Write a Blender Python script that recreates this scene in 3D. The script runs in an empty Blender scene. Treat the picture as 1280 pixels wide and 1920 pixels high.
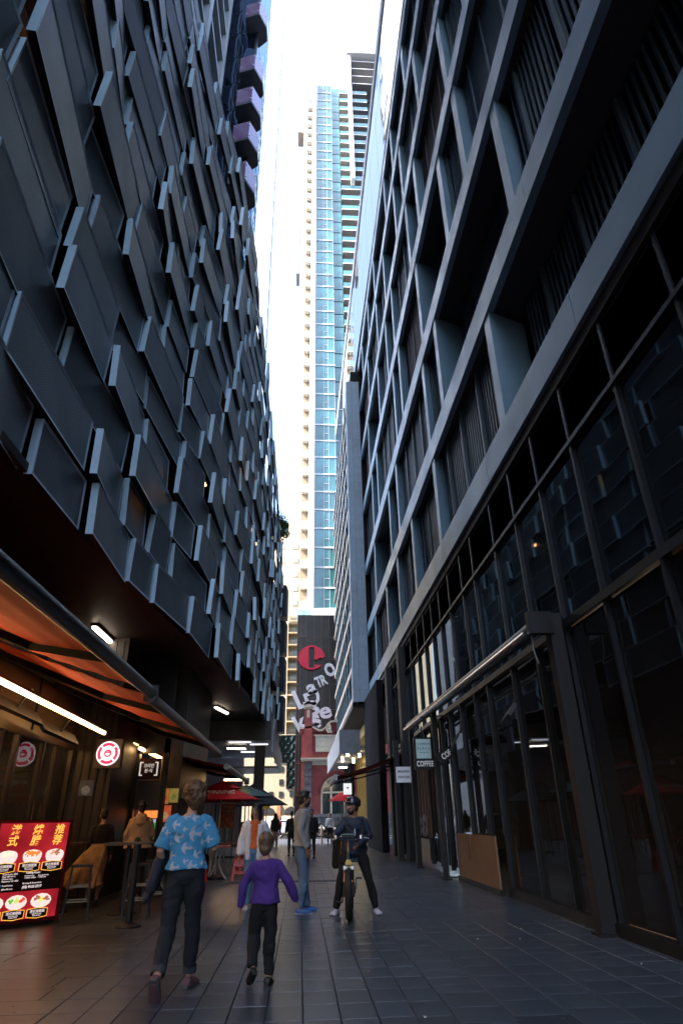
import bpy, bmesh, math, random
from mathutils import Vector, Matrix, noise
from math import radians as rad, pi, sin, cos, atan2, sqrt

S = bpy.context.scene
COL = S.collection
rnd = random.Random(7)

# ------------------------------------------------------------------ camera
FP = 1135.0
def _rc(u, v): return Vector((u - 640.0, -(v - 960.0), -FP)).normalized()
_y = _rc(563, 1536); _z = _rc(602, 960 - (FP * FP + 77 * 38) / 576.0); _z = (_z - _y * _z.dot(_y)).normalized()
_x = _y.cross(_z)
ROT = Matrix((_x, _y, _z))
CAMP = Vector((0, 0, 1.36))
cam_d = bpy.data.cameras.new('camera')
cam = bpy.data.objects.new('camera', cam_d); COL.objects.link(cam)
cam.matrix_world = Matrix.Translation(CAMP) @ ROT.to_4x4()
cam_d.sensor_fit = 'VERTICAL'; cam_d.sensor_height = 24.0; cam_d.sensor_width = 24.0
cam_d.lens = 24.0 * FP / 1920.0
cam_d.clip_start = 0.05; cam_d.clip_end = 2000
S.camera = cam

# ------------------------------------------------------------------ world, sun, exposure
SUN_EL = rad(50); SUN_AZ = rad(245)      # compass azimuth of the sun, measured from +Y clockwise
w = bpy.data.worlds.new('World'); S.world = w; w.use_nodes = True
nt = w.node_tree; nt.nodes.clear()
sky = nt.nodes.new('ShaderNodeTexSky'); sky.sky_type = 'NISHITA'; sky.sun_disc = False
sky.sun_elevation = SUN_EL; sky.sun_rotation = SUN_AZ
sky.air_density = 1.0; sky.dust_density = 5.0; sky.ozone_density = 2.2; sky.altitude = 0
bg = nt.nodes.new('ShaderNodeBackground'); bg.inputs[1].default_value = 0.15
wo = nt.nodes.new('ShaderNodeOutputWorld')
nt.links.new(sky.outputs[0], bg.inputs[0]); nt.links.new(bg.outputs[0], wo.inputs[0])
sl = bpy.data.lights.new('sun', 'SUN'); sl.energy = 2.0; sl.angle = rad(0.5); sl.color = (1, .94, .84)
so = bpy.data.objects.new('sun', sl); COL.objects.link(so)
sdir = Vector((sin(SUN_AZ) * cos(SUN_EL), cos(SUN_AZ) * cos(SUN_EL), sin(SUN_EL)))
so.rotation_euler = sdir.to_track_quat('Z', 'Y').to_euler(); so.location = (0, 0, 200)
vs = S.view_settings
vs.view_transform = 'Standard'; vs.look = 'None'; vs.exposure = 2.65; vs.gamma = 1.0; vs.use_curve_mapping = False
S.cycles.max_bounces = 8; S.cycles.transparent_max_bounces = 12
S.cycles.sample_clamp_indirect = 4.0
S.cycles.caustics_reflective = False; S.cycles.caustics_refractive = False

# ------------------------------------------------------------------ materials
MC = {}
def mat(name, col, rough=.6, metal=0., emit=None, es=0., var=.12, vs_=3., bump=0., bs=40., spec=.5, coat=0., rv=0., objvar=0., isl=0.):
    if name in MC: return MC[name]
    m = bpy.data.materials.new(name); m.use_nodes = True; t = m.node_tree; n = t.nodes; L = t.links
    b = n['Principled BSDF']
    b.inputs['Roughness'].default_value = rough; b.inputs['Metallic'].default_value = metal
    b.inputs['Specular IOR Level'].default_value = spec
    if coat: b.inputs['Coat Weight'].default_value = coat; b.inputs['Coat Roughness'].default_value = .1
    c = (*col, 1)
    tc = n.new('ShaderNodeTexCoord')
    nz = n.new('ShaderNodeTexNoise'); nz.inputs['Scale'].default_value = vs_; nz.inputs['Detail'].default_value = 6
    L.new(tc.outputs['Object'], nz.inputs['Vector'])
    mr = n.new('ShaderNodeMapRange'); mr.inputs[1].default_value = .3; mr.inputs[2].default_value = .7
    mr.inputs[3].default_value = 1 - var; mr.inputs[4].default_value = 1 + var
    L.new(nz.outputs['Fac'], mr.inputs[0])
    fac = mr.outputs[0]
    for src, amt in (('obj', objvar), ('isl', isl)):
        if amt:
            if src == 'obj': q = n.new('ShaderNodeObjectInfo').outputs['Random']
            else: q = n.new('ShaderNodeNewGeometry').outputs['Random Per Island']
            r2 = n.new('ShaderNodeMapRange'); r2.inputs[3].default_value = 1 - amt; r2.inputs[4].default_value = 1 + amt
            L.new(q, r2.inputs[0]); mm = n.new('ShaderNodeMath'); mm.operation = 'MULTIPLY'
            L.new(fac, mm.inputs[0]); L.new(r2.outputs[0], mm.inputs[1]); fac = mm.outputs[0]
    vm = n.new('ShaderNodeVectorMath'); vm.operation = 'SCALE'; vm.inputs[0].default_value = col
    L.new(fac, vm.inputs['Scale']); L.new(vm.outputs[0], b.inputs['Base Color'])
    if rv:
        m2 = n.new('ShaderNodeMapRange'); m2.inputs[1].default_value = .3; m2.inputs[2].default_value = .7
        m2.inputs[3].default_value = max(0, rough - rv); m2.inputs[4].default_value = min(1, rough + rv)
        nz2 = n.new('ShaderNodeTexNoise'); nz2.inputs['Scale'].default_value = vs_ * 1.7; nz2.inputs['Detail'].default_value = 5
        L.new(tc.outputs['Object'], nz2.inputs['Vector'])
        L.new(nz2.outputs['Fac'], m2.inputs[0]); L.new(m2.outputs[0], b.inputs['Roughness'])
    if bump:
        bn = n.new('ShaderNodeTexNoise'); bn.inputs['Scale'].default_value = bs; bn.inputs['Detail'].default_value = 4
        L.new(tc.outputs['Object'], bn.inputs['Vector'])
        bp = n.new('ShaderNodeBump'); bp.inputs['Strength'].default_value = bump; bp.inputs['Distance'].default_value = .02
        L.new(bn.outputs['Fac'], bp.inputs['Height']); L.new(bp.outputs[0], b.inputs['Normal'])
    if emit is not None:
        b.inputs['Emission Color'].default_value = (*emit, 1); b.inputs['Emission Strength'].default_value = es
    MC[name] = m
    return m

def glass_mat(name, tint, trans=.5, rough=.02, wavy=0., ws=1.2, f0=1.45, gl=(.9, .95, 1)):
    """window glass: tinted see-through share plus fresnel mirror, panes slightly bowed"""
    if name in MC: return MC[name]
    m = bpy.data.materials.new(name); m.use_nodes = True; t = m.node_tree; n = t.nodes; L = t.links; n.clear()
    out = n.new('ShaderNodeOutputMaterial')
    tr = n.new('ShaderNodeBsdfTransparent'); tr.inputs[0].default_value = (*[x * trans for x in tint], 1)
    df = n.new('ShaderNodeBsdfDiffuse'); df.inputs[0].default_value = (*[x * .03 for x in tint], 1)
    a = n.new('ShaderNodeAddShader'); L.new(tr.outputs[0], a.inputs[0]); L.new(df.outputs[0], a.inputs[1])
    g = n.new('ShaderNodeBsdfGlossy'); g.inputs['Roughness'].default_value = rough; g.inputs[0].default_value = (*gl, 1)
    fr = n.new('ShaderNodeFresnel'); fr.inputs[0].default_value = f0
    mx = n.new('ShaderNodeMixShader'); L.new(fr.outputs[0], mx.inputs[0]); L.new(a.outputs[0], mx.inputs[1]); L.new(g.outputs[0], mx.inputs[2])
    if wavy:
        tc = n.new('ShaderNodeTexCoord'); nz = n.new('ShaderNodeTexNoise'); nz.inputs['Scale'].default_value = ws; nz.inputs['Detail'].default_value = 1.5
        L.new(tc.outputs['Object'], nz.inputs['Vector'])
        bp = n.new('ShaderNodeBump'); bp.inputs['Strength'].default_value = 1.0; bp.inputs['Distance'].default_value = wavy
        L.new(nz.outputs['Fac'], bp.inputs['Height']); L.new(bp.outputs[0], g.inputs['Normal'])
    L.new(mx.outputs[0], out.inputs[0])
    MC[name] = m
    return m

def lamp_mat(name, col, s):
    return mat(name, (.8, .8, .8), .4, emit=col, es=s, var=0)

alu = mat('aluminium_cladding', (.27, .44, .57), .38, .15, var=.13, vs_=.8, rv=.08, objvar=.07)
alu_cap = mat('panel_cap_aluminium', (.55, .78, .92), .4, .1, var=.08, objvar=.1)
rimm = mat('panel_rim_metal', (.58, .72, .82), .4, .2)
darkmetal = mat('black_metal', (.018, .018, .02), .42, .3, var=.2)
blackpaint = mat('black_paint', (.012, .012, .014), .55)
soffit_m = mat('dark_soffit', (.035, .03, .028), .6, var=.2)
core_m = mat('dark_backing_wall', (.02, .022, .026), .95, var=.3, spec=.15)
bronze = mat('bronze_sheet', (.09, .06, .035), .4, .5, var=.25, vs_=1.5)
concrete = mat('concrete', (.33, .34, .35), .85, var=.15, vs_=1.2, bump=.2)
white_paint = mat('white_paint', (.84, .85, .86), .5, var=.04)
cream = mat('cream_render', (.62, .52, .38), .85, var=.08, vs_=.4)
brick_red = mat('red_brickwork', (.36, .09, .085), .85, var=.2, vs_=2.5, bump=.15, bs=14)
bluestone = mat('bluestone', (.12, .125, .14), .85, var=.3, vs_=3, bump=.6, bs=5, objvar=.2)
asphalt = mat('asphalt', (.055, .055, .06), .8, var=.2, bump=.2)
roadpaint = mat('road_paint', (.7, .7, .68), .7)
orange_canvas = mat('orange_awning_canvas', (.60, .065, .010), .8, var=.1)
red_canvas = mat('red_awning_canvas', (.45, .03, .02), .8, var=.1)
red_umb = mat('red_umbrella_canvas', (.75, .02, .02), .75, var=.1)
teal_umb = mat('teal_umbrella_canvas', (.06, .14, .15), .75)
dark_umb = mat('charcoal_canvas', (.03, .035, .04), .8)
red_plastic = mat('red_plastic', (.6, .02, .01), .3)
ivory = mat('ivory_metal', (.55, .5, .42), .35)
chrome = mat('bright_metal', (.6, .6, .62), .2, 1)
rubber = mat('tyre_rubber', (.012, .012, .012), .7)
strip_on = lamp_mat('warm_tube_light', (1, .60, .25), 5)
strip_warm = lamp_mat('warm_tube_dim', (1, .48, .16), .9)
tube_cool = lamp_mat('cool_tube_light', (1, .8, .6), 3.2)

# ------------------------------------------------------------------ object helpers
def thing(name, label, cat, loc=(0, 0, 0), rz=0., group=None):
    o = bpy.data.objects.new(name, None); COL.objects.link(o); o.location = loc; o.rotation_euler[2] = rz
    o.empty_display_size = .1
    o['label'] = label; o['category'] = cat
    if group: o['group'] = group
    return o
def tag(o, label, cat, group=None):
    o['label'] = label; o['category'] = cat
    if group: o['group'] = group
    return o
def root_of(o):
    while o.parent: o = o.parent
    return o
def link(name, me, parent=None, loc=(0, 0, 0), rot=None, label=None, kind=None):
    o = bpy.data.objects.new(name, me); COL.objects.link(o); o.location = loc
    if rot is not None: o.rotation_euler = rot
    if parent: o.parent = parent
    if label: o['label'] = label
    if kind: o['kind'] = kind
    return o

TS = bpy.data.scenes.new('tmp')
def evaluate(o):
    TS.collection.objects.link(o); vl = TS.view_layers[0]; vl.update()
    me = bpy.data.meshes.new_from_object(o.evaluated_get(vl.depsgraph), depsgraph=vl.depsgraph)
    bpy.data.objects.remove(o)
    return me

class MB:
    def __init__(s): s.v = []; s.f = []; s.m = []
    def add(s, vs, fs, m=0):
        k = len(s.v); s.v.extend([tuple(p) for p in vs]); s.f.extend([tuple(i + k for i in f) for f in fs]); s.m.extend([m] * len(fs)); return s
    def box(s, x0, x1, y0, y1, z0, z1, m=0):
        if x0 > x1: x0, x1 = x1, x0
        if y0 > y1: y0, y1 = y1, y0
        if z0 > z1: z0, z1 = z1, z0
        return s.add([(x0, y0, z0), (x1, y0, z0), (x1, y1, z0), (x0, y1, z0), (x0, y0, z1), (x1, y0, z1), (x1, y1, z1), (x0, y1, z1)],
                     [(0, 3, 2, 1), (4, 5, 6, 7), (0, 1, 5, 4), (1, 2, 6, 5), (2, 3, 7, 6), (3, 0, 4, 7)], m)
    def bar(s, a, b, wx, wz, m=0, up=(0, 0, 1)):
        a = Vector(a); b = Vector(b); d = (b - a).normalized(); u = Vector(up)
        if abs(d.dot(u)) > .98: u = Vector((0, 1, 0))
        r = d.cross(u).normalized() * wx / 2; t = r.cross(d).normalized() * wz / 2
        p = [a - r - t, a + r - t, a + r + t, a - r + t, b - r - t, b + r - t, b + r + t, b - r + t]
        return s.add(p, [(0, 1, 2, 3), (7, 6, 5, 4), (0, 4, 5, 1), (1, 5, 6, 2), (2, 6, 7, 3), (3, 7, 4, 0)], m)
    def prism(s, poly, axis, c0, c1, m=0):
        """poly of 2-D points extruded along axis 0/1/2"""
        def P(a, b, c):
            return {0: (c, a, b), 1: (a, c, b), 2: (a, b, c)}[axis]
        k = len(poly)
        vs = [P(a, b, c0) for a, b in poly] + [P(a, b, c1) for a, b in poly]
        fs = [tuple(range(k))[::-1], tuple(range(k, 2 * k))] + [(i, (i + 1) % k, k + (i + 1) % k, k + i) for i in range(k)]
        return s.add(vs, fs, m)
    def tube(s, pts, r, n=8, m=0, cap=True):
        pts = [Vector(p) for p in pts]; rs = r if isinstance(r, (list, tuple)) else [r] * len(pts)
        vs = []; u = None
        for i, p in enumerate(pts):
            t = (pts[min(i + 1, len(pts) - 1)] - pts[max(i - 1, 0)]).normalized()
            if u is None:
                u = t.orthogonal().normalized()
            u = (u - t * u.dot(t)).normalized(); v = t.cross(u)
            vs += [p + (u * cos(2 * pi * j / n) + v * sin(2 * pi * j / n)) * rs[i] for j in range(n)]
        fs = [(i * n + j, i * n + (j + 1) % n, (i + 1) * n + (j + 1) % n, (i + 1) * n + j) for i in range(len(pts) - 1) for j in range(n)]
        if cap: fs += [tuple(range(n))[::-1], tuple(range((len(pts) - 1) * n, len(pts) * n))]
        return s.add(vs, fs, m)
    def loft(s, pts, rad_, n=12, ref=(0, 1, 0), m=0):
        """elliptic rings: rad_ = [(half width, half depth)]"""
        pts = [Vector(p) for p in pts]; ref = Vector(ref); vs = []
        for i, p in enumerate(pts):
            t = (pts[min(i + 1, len(pts) - 1)] - pts[max(i - 1, 0)]).normalized()
            v = (ref - t * ref.dot(t))
            v = v.normalized() if v.length > 1e-4 else t.orthogonal().normalized()
            u = v.cross(t).normalized(); a, b = rad_[i]
            vs += [p + u * a * cos(2 * pi * j / n) + v * b * sin(2 * pi * j / n) for j in range(n)]
        fs = [(i * n + j, i * n + (j + 1) % n, (i + 1) * n + (j + 1) % n, (i + 1) * n + j) for i in range(len(pts) - 1) for j in range(n)]
        fs += [tuple(range(n))[::-1], tuple(range((len(pts) - 1) * n, len(pts) * n))]
        return s.add(vs, fs, m)
    def ell(s, c, r, M=None, nu=14, nv=9, m=0):
        vs = [(0, 0, -1)] + [(cos(2 * pi * j / nu) * sin(pi * i / nv), sin(2 * pi * j / nu) * sin(pi * i / nv), -cos(pi * i / nv)) for i in range(1, nv) for j in range(nu)] + [(0, 0, 1)]
        o = []
        for a in vs:
            p = Vector((a[0] * r[0], a[1] * r[1], a[2] * r[2]))
            if M: p = M @ p
            o.append(p + Vector(c))
        fs = [(0, 1 + (j + 1) % nu, 1 + j) for j in range(nu)]
        for i in range(nv - 2):
            a = 1 + i * nu; fs += [(a + j, a + (j + 1) % nu, a + nu + (j + 1) % nu, a + nu + j) for j in range(nu)]
        a = 1 + (nv - 2) * nu; fs += [(a + j, a + (j + 1) % nu, len(vs) - 1) for j in range(nu)]
        return s.add(o, fs, m)
    def lathe(s, prof, c=(0, 0, 0), n=20, m=0):
        vs = [(c[0] + r * cos(2 * pi * j / n), c[1] + r * sin(2 * pi * j / n), c[2] + z) for r, z in prof for j in range(n)]
        fs = [(i * n + j, i * n + (j + 1) % n, (i + 1) * n + (j + 1) % n, (i + 1) * n + j) for i in range(len(prof) - 1) for j in range(n)]
        return s.add(vs, fs + [tuple(range(n))[::-1], tuple(range((len(prof) - 1) * n, len(prof) * n))], m)
    def ring(s, c, R, r, axis='x', n=28, k=8, m=0):
        vs = []
        for i in range(n):
            a = 2 * pi * i / n
            for j in range(k):
                b = 2 * pi * j / k; q = R + r * cos(b); h = r * sin(b)
                p = {'x': (h, q * cos(a), q * sin(a)), 'y': (q * cos(a), h, q * sin(a)), 'z': (q * cos(a), q * sin(a), h)}[axis]
                vs.append((c[0] + p[0], c[1] + p[1], c[2] + p[2]))
        return s.add(vs, [(i * k + j, i * k + (j + 1) % k, ((i + 1) % n) * k + (j + 1) % k, ((i + 1) % n) * k + j) for i in range(n) for j in range(k)], m)
    def mesh(s, name, mats, smooth=False, off=(0, 0, 0), fix=True):
        me = bpy.data.meshes.new(name)
        me.from_pydata([(a - off[0], b - off[1], c - off[2]) for a, b, c in s.v], [], s.f)
        for q in (mats if isinstance(mats, (list, tuple)) else [mats]): me.materials.append(q)
        me.polygons.foreach_set('material_index', s.m)
        if fix:
            bm = bmesh.new(); bm.from_mesh(me); bmesh.ops.recalc_face_normals(bm, faces=bm.faces); bm.to_mesh(me); bm.free()
        if smooth:
            me.polygons.foreach_set('use_smooth', [True] * len(me.polygons))
            if smooth != 'all':
                me.set_sharp_from_angle(angle=rad(40))
        me.update()
        return me
    def obj(s, name, mats, parent=None, smooth=False, world=True, label=None, kind=None, loc=(0, 0, 0), rot=None):
        """world=True: vertices are world coordinates even under a moved, unrotated parent"""
        off = (0, 0, 0)
        if world and parent:
            p = parent; off = Vector((0, 0, 0))
            while p: off = off + Vector(p.location); p = p.parent
        return link(name, s.mesh(name, mats, smooth, off), parent, loc, rot, label, kind)

def B(name, b, m, parent=None, **k):
    q = MB(); q.box(*b); return q.obj(name, m, parent, **k)

def text(s, size, m, parent, M, name='lettering', bold=0., xs=1., depth=.004, align='CENTER', shear=0., sp=1.):
    """flat lettering as a mesh; M = 4x4 placing the text plane (x right, y up) in the parent's space"""
    cu = bpy.data.curves.new('t', 'FONT'); cu.body = s; cu.size = size; cu.align_x = align; cu.align_y = 'CENTER'
    cu.extrude = depth; cu.offset = bold; cu.shear = shear; cu.space_character = sp; cu.resolution_u = 3
    o = bpy.data.objects.new('t', cu); me = evaluate(o); bpy.data.curves.remove(cu)
    me.name = name
    me.transform(M @ Matrix.Diagonal((xs, 1, 1, 1)))
    me.materials.clear(); me.materials.append(m)
    return link(name, me, parent)

def frameM(o, x, y, loc_only=None):
    x = Vector(x).normalized(); y = Vector(y); y = (y - x * y.dot(x)).normalized(); z = x.cross(y)
    return Matrix(((x[0], y[0], z[0], o[0]), (x[1], y[1], z[1], o[1]), (x[2], y[2], z[2], o[2]), (0, 0, 0, 1)))

# ================================================================== SETTING
# ---- ground sheet, street, pavement bed
q = MB(); q.box(-600, 600, -60, 900, -.5, -.16)
g = q.obj('ground', asphalt); g['kind'] = 'structure'
q = MB(); q.box(-14, 4.6, -20, 42.0, -.159, -.02)
g = q.obj('pavement_bed', mat('joint_grout', (.02, .02, .022), .9)); g['kind'] = 'structure'
q = MB(); q.box(-80, 80, 42.2, 57, -.155, -.12)
g = q.obj('road', mat('pale_asphalt', (.26, .28, .31), .6, var=.15, bump=.1)); g['kind'] = 'structure'
q = MB(); q.box(-80, 4.6, 42.0, 42.2, -.15, -.01)
g = q.obj('kerb', bluestone); g['kind'] = 'structure'
q = MB(); q.box(-.7, 80, 57, 61, -.15, -.0)
g = q.obj('far_pavement', mat('grey_paving', (.15, .15, .16), .7)); g['kind'] = 'structure'
# line markings of the side road that runs on ahead and of the cross street
q = MB()
q.bar((-2.0, 58, -.145), (-2.0, 110, -.145), .12, .02)
for i in range(8): q.bar((-3.6 + i * .42, 57.6, -.115), (-3.3 + i * .42, 57.6, -.115), .35, .01)
g = q.obj('road_markings', roadpaint); g['kind'] = 'structure'
q = MB(); q.box(-3.5, 3.8, 48.5, 48.62, -.119, -.112)
g = q.obj('lane_line', roadpaint); g['kind'] = 'structure'

# ---- pavers
pav = mat('basalt_paver', (.048, .063, .082), .30, var=.28, vs_=1.6, objvar=.17, isl=.17, spec=.5)
pavement = bpy.data.objects.new('pavement', None); COL.objects.link(pavement); pavement['kind'] = 'structure'
cells = []
J = .0035
def strip(x0, x1, ys):
    for a, b in zip(ys[:-1], ys[1:]): cells.append((x0 + J, x1 - J, a + J, b - J))
x = -1.99
cols = []
while x < 1.2: cols.append((x, x + .29)); x += .29
while x < 4.1: cols.append((x, x + .44)); x += .44
for (a, b) in cols:
    y = -2.0 + (rnd.choice([0, .03, .21]) if a > 1.2 else rnd.choice([0, 0, .01])); ys = [y]
    while y < 41.9:
        y += .435 if rnd.random() < .86 or a < 1.2 else .29
        ys.append(min(y, 41.95))
    strip(a, b, ys)
y = -2.0
k = 0
while y < 41.5:
    xx = -9.0 + (k % 2) * .46 + rnd.uniform(-.1, .1)
    while xx < -1.99:
        x2 = min(xx + rnd.choice([.87, .9, .6]), -1.99)
        if -1.99 - x2 < .2: x2 = -1.99
        cells.append((xx + J, x2 - J, y + J, y + .435 - J)); xx = x2
    y += .435; k += 1
def inview(c):
    cx = (c[0] + c[1]) / 2; cy = (c[2] + c[3]) / 2
    return cy > 3.9 and abs(cx - .06 * cy) < .62 * cy
cells.sort(key=lambda c: ((c[2] + c[3]) / 2 if inview(c) else 1e3))
rest = MB(); nbig = 0
def paver_mesh(wx, wy):
    q = MB(); a, b = wx / 2, wy / 2; e = .004
    q.add([(-a, -b, -.03), (a, -b, -.03), (a, b, -.03), (-a, b, -.03), (-a, -b, -e), (a, -b, -e), (a, b, -e), (-a, b, -e), (-a + e, -b + e, 0), (a - e, -b + e, 0), (a - e, b - e, 0), (-a + e, b - e, 0)],
          [(0, 1, 5, 4), (1, 2, 6, 5), (2, 3, 7, 6), (3, 0, 4, 7), (4, 5, 9, 8), (5, 6, 10, 9), (6, 7, 11, 10), (7, 4, 8, 11), (8, 9, 10, 11)])
    return q.mesh('paver', pav, fix=False)
PM = {}
for c in cells:
    wx = round(c[1] - c[0], 3); wy = round(c[3] - c[2], 3); cx = (c[0] + c[1]) / 2; cy = (c[2] + c[3]) / 2
    if 17.35 < cy < 17.6 and cx > -1.9: continue
    dz = rnd.uniform(-.0015, .0015)
    if nbig < 300 and inview(c):
        if (wx, wy) not in PM: PM[(wx, wy)] = paver_mesh(wx, wy)
        o = link('paver', PM[(wx, wy)], pavement, (cx, cy, dz), (rnd.uniform(-.0006, .0006), rnd.uniform(-.0006, .0006), 0)); nbig += 1
    else:
        t = [0., 0., 0., 0.]
        rest.add([(c[0], c[2], dz + t[0]), (c[1], c[2], dz + t[1]), (c[1], c[3], dz + t[2]), (c[0], c[3], dz + t[3]), (c[0], c[2], -.02), (c[1], c[2], -.02), (c[1], c[3], -.02), (c[0], c[3], -.02)],
                 [(0, 1, 2, 3), (0, 4, 5, 1), (1, 5, 6, 2), (2, 6, 7, 3), (3, 7, 4, 0)])
me = rest.mesh('distant_pavers', pav, fix=False)
link('distant_pavers', me, pavement, kind='stuff')
q = MB(); rg = random.Random(21)
for i in range(150):
    x_ = rg.uniform(-4, 3.9); y_ = rg.uniform(3.8, 20); r_ = rg.uniform(.006, .016); a_ = rg.uniform(0, 6)
    q.prism([(x_ + r_ * rg.uniform(.6, 1.2) * cos(a_ + k_ * 1.05), y_ + r_ * rg.uniform(.6, 1.2) * sin(a_ + k_ * 1.05)) for k_ in range(6)], 2, .0005, .003)
o = q.obj('gum_spots', mat('old_gum', (.10, .11, .12), .8), pavement, kind='stuff')
q = MB()
for i in range(16):
    x_ = rg.uniform(-3, 3.7); y_ = rg.uniform(4.5, 16); a_ = rg.uniform(0, 3); q.bar((x_, y_, .004), (x_ + .03 * cos(a_), y_ + .03 * sin(a_), .008), .018, .003)
q.obj('paper_scraps', mat('pale_paper', (.5, .5, .48), .8), pavement, kind='stuff')
q = MB(); q.box(-1.99, 3.5, 17.36, 17.40, -.02, .002); q.box(-1.99, 3.5, 17.62, 17.66, -.02, .002)
for i in range(180): q.box(-1.98 + i * .0304, -1.98 + i * .0304 + .016, 17.40, 17.62, -.015, -.001)
d = q.obj('drain_grate', mat('galvanised_steel', (.12, .12, .125), .5, .8)); tag(d, 'metal drain grate running across the paved lane', 'drain grate')

# ================================================================== LEFT PODIUM BUILDING
YS = [-62, 0, 4, 6.8, 8, 10.5, 12.3, 13.5, 16.4, 19.5, 22.5, 30, 36.2]
XS = [-3.0, -3.15, -3.3, -3.42, -3.26, -3.09, -2.83, -2.55, -2.29, -1.95, -1.74, -1.51, -1.22]
TY = [-62, 16, 18, 20, 22.3, 28.3, 33, 34, 36.2]
TZ = [22.4, 22.2, 22.3, 21.5, 20.3, 18.7, 16.7, 15.6, 14.6]
def lerp(t, A, Bq):
    if t <= A[0]: return Bq[0]
    for i in range(len(A) - 1):
        if t <= A[i + 1]: return Bq[i] + (Bq[i + 1] - Bq[i]) * (t - A[i]) / (A[i + 1] - A[i])
    return Bq[-1]
def bx(y): return lerp(y, YS, XS)
pod = thing('screened_podium_building', 'dark podium building on the left clad in tilted overlapping metal screen panels', 'building', (-8, 5, 0))
# core: solid behind the screen, stepped roof
q = MB()
segs = [-18, -10, 0, 4, 8, 12, 16, 19.5, 22.5, 26, 30, 33, 36.2]
for a, b in zip(segs[:-1], segs[1:]):
    z1 = min(lerp(a, TY, TZ), lerp(b, TY, TZ)) - .5
    x0a, x0b = bx(a) - .75, bx(b) - .75
    q.add([(-16, a, 5.32), (x0a, a, 5.32), (x0b, b, 5.32), (-16, b, 5.32), (-16, a, z1), (x0a, a, z1), (x0b, b, z1), (-16, b, z1)],
          [(0, 3, 2, 1), (4, 5, 6, 7), (0, 1, 5, 4), (1, 2, 6, 5), (2, 3, 7, 6), (3, 0, 4, 7)])
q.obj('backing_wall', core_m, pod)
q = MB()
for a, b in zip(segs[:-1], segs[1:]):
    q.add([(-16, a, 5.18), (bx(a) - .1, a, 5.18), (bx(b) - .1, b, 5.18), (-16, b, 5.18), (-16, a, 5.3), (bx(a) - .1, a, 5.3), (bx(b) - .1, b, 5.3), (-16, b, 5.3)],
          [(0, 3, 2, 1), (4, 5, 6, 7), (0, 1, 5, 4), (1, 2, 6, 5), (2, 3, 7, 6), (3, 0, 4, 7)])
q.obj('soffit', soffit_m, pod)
# floor edges and posts seen through the gaps
q = MB()
for z in (7.8, 10.8, 13.8, 16.8, 19.6):
    for a, b in zip(segs[3:-1], segs[4:]):
        if z < lerp(b, TY, TZ) - .6: q.bar((bx(a) - .6, a, z), (bx(b) - .6, b, z), .3, .22)
q.obj('floor_edge', darkmetal, pod, kind='stuff')
# perforated screen face: fine rows of slots
def perf():
    m = mat('perforated_screen', (.17, .23, .265), .38, .25, var=.25, vs_=1.2, objvar=.32)
    t = m.node_tree; n = t.nodes; L = t.links; b = n['Principled BSDF']
    tc = n.new('ShaderNodeTexCoord'); sx = n.new('ShaderNodeSeparateXYZ'); L.new(tc.outputs['Object'], sx.inputs[0])
    def s(o, f):
        a = n.new('ShaderNodeMath'); a.operation = 'MULTIPLY'; a.inputs[1].default_value = f; L.new(o, a.inputs[0])
        c = n.new('ShaderNodeMath'); c.operation = 'SINE'; L.new(a.outputs[0], c.inputs[0]); return c.outputs[0]
    mu = n.new('ShaderNodeMath'); mu.operation = 'MULTIPLY'; L.new(s(sx.outputs['Z'], 240), mu.inputs[0]); L.new(s(sx.outputs['Y'], 200), mu.inputs[1])
    st = n.new('ShaderNodeMath'); st.operation = 'GREATER_THAN'; st.inputs[1].default_value = .1; L.new(mu.outputs[0], st.inputs[0])
    bump = n.new('ShaderNodeBump'); bump.invert = True; bump.inputs['Strength'].default_value = .8; bump.inputs['Distance'].default_value = .008
    L.new(st.outputs[0], bump.inputs['Height']); L.new(bump.outputs[0], b.inputs['Normal'])
    old = b.inputs['Base Color'].links[0].from_socket
    mx = n.new('ShaderNodeMix'); mx.data_type = 'RGBA'; L.new(st.outputs[0], mx.inputs[0]); L.new(old, mx.inputs[6]); mx.inputs[7].default_value = (.08, .09, .10, 1)
    L.new(mx.outputs[2], b.inputs['Base Color'])
    return m
perf_m = perf()
def screen_panel(y0, y1, z0, z1, on, of, tb, parent):
    """near end stands out by on, far end by of; tb leans the top out"""
    A = [Vector((bx(y0) + on, y0, z0)), Vector((bx(y1) + of, y1, z0 + rnd.uniform(-.03, .03))), Vector((bx(y1) + of + tb, y1, z1)), Vector((bx(y0) + on + tb, y0, z1))]
    d = (A[1] - A[0]).normalized(); nrm = Vector((d.y, -d.x, 0)).normalized()
    Bk = [A[0] - nrm * .11, A[1] - nrm * .06, A[2] - nrm * .06, A[3] - nrm * .11]
    c = (A[0] + A[1] + A[2] + A[3]) / 4
    def ins(i):
        return A[i] + (c - A[i]) * 0
    wdt = .045
    du = d * wdt; dz = Vector((0, 0, wdt))
    I = [A[0] + du + dz, A[1] - du + dz, A[2] - du - dz, A[3] + du - dz]; I = [p - nrm * .012 for p in I]
    q = MB(); v = A + Bk + I
    q.add(v, [(8, 9, 10, 11)], 0)
    q.add(v, [(0, 1, 9, 8), (1, 2, 10, 9), (2, 3, 11, 10), (3, 0, 8, 11)], 1)
    q.add(v, [(0, 3, 7, 4)], 2)
    q.add(v, [(1, 5, 6, 2)], 1); q.add(v, [(3, 2, 6, 7), (0, 4, 5, 1), (4, 7, 6, 5)], 3)
    if parent is None:
        k = len(far_panels.v); far_panels.v += q.v; far_panels.f += [tuple(i_ + k for i_ in f) for f in q.f]; far_panels.m += q.m; return
    o = link('screen_panel', q.mesh('screen_panel', [perf_m, rimm, alu_cap, darkmetal], off=c, fix=False), parent, c - Vector(parent.location))
    return o
ROWH = .86
plist = []
z = 5.12
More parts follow.
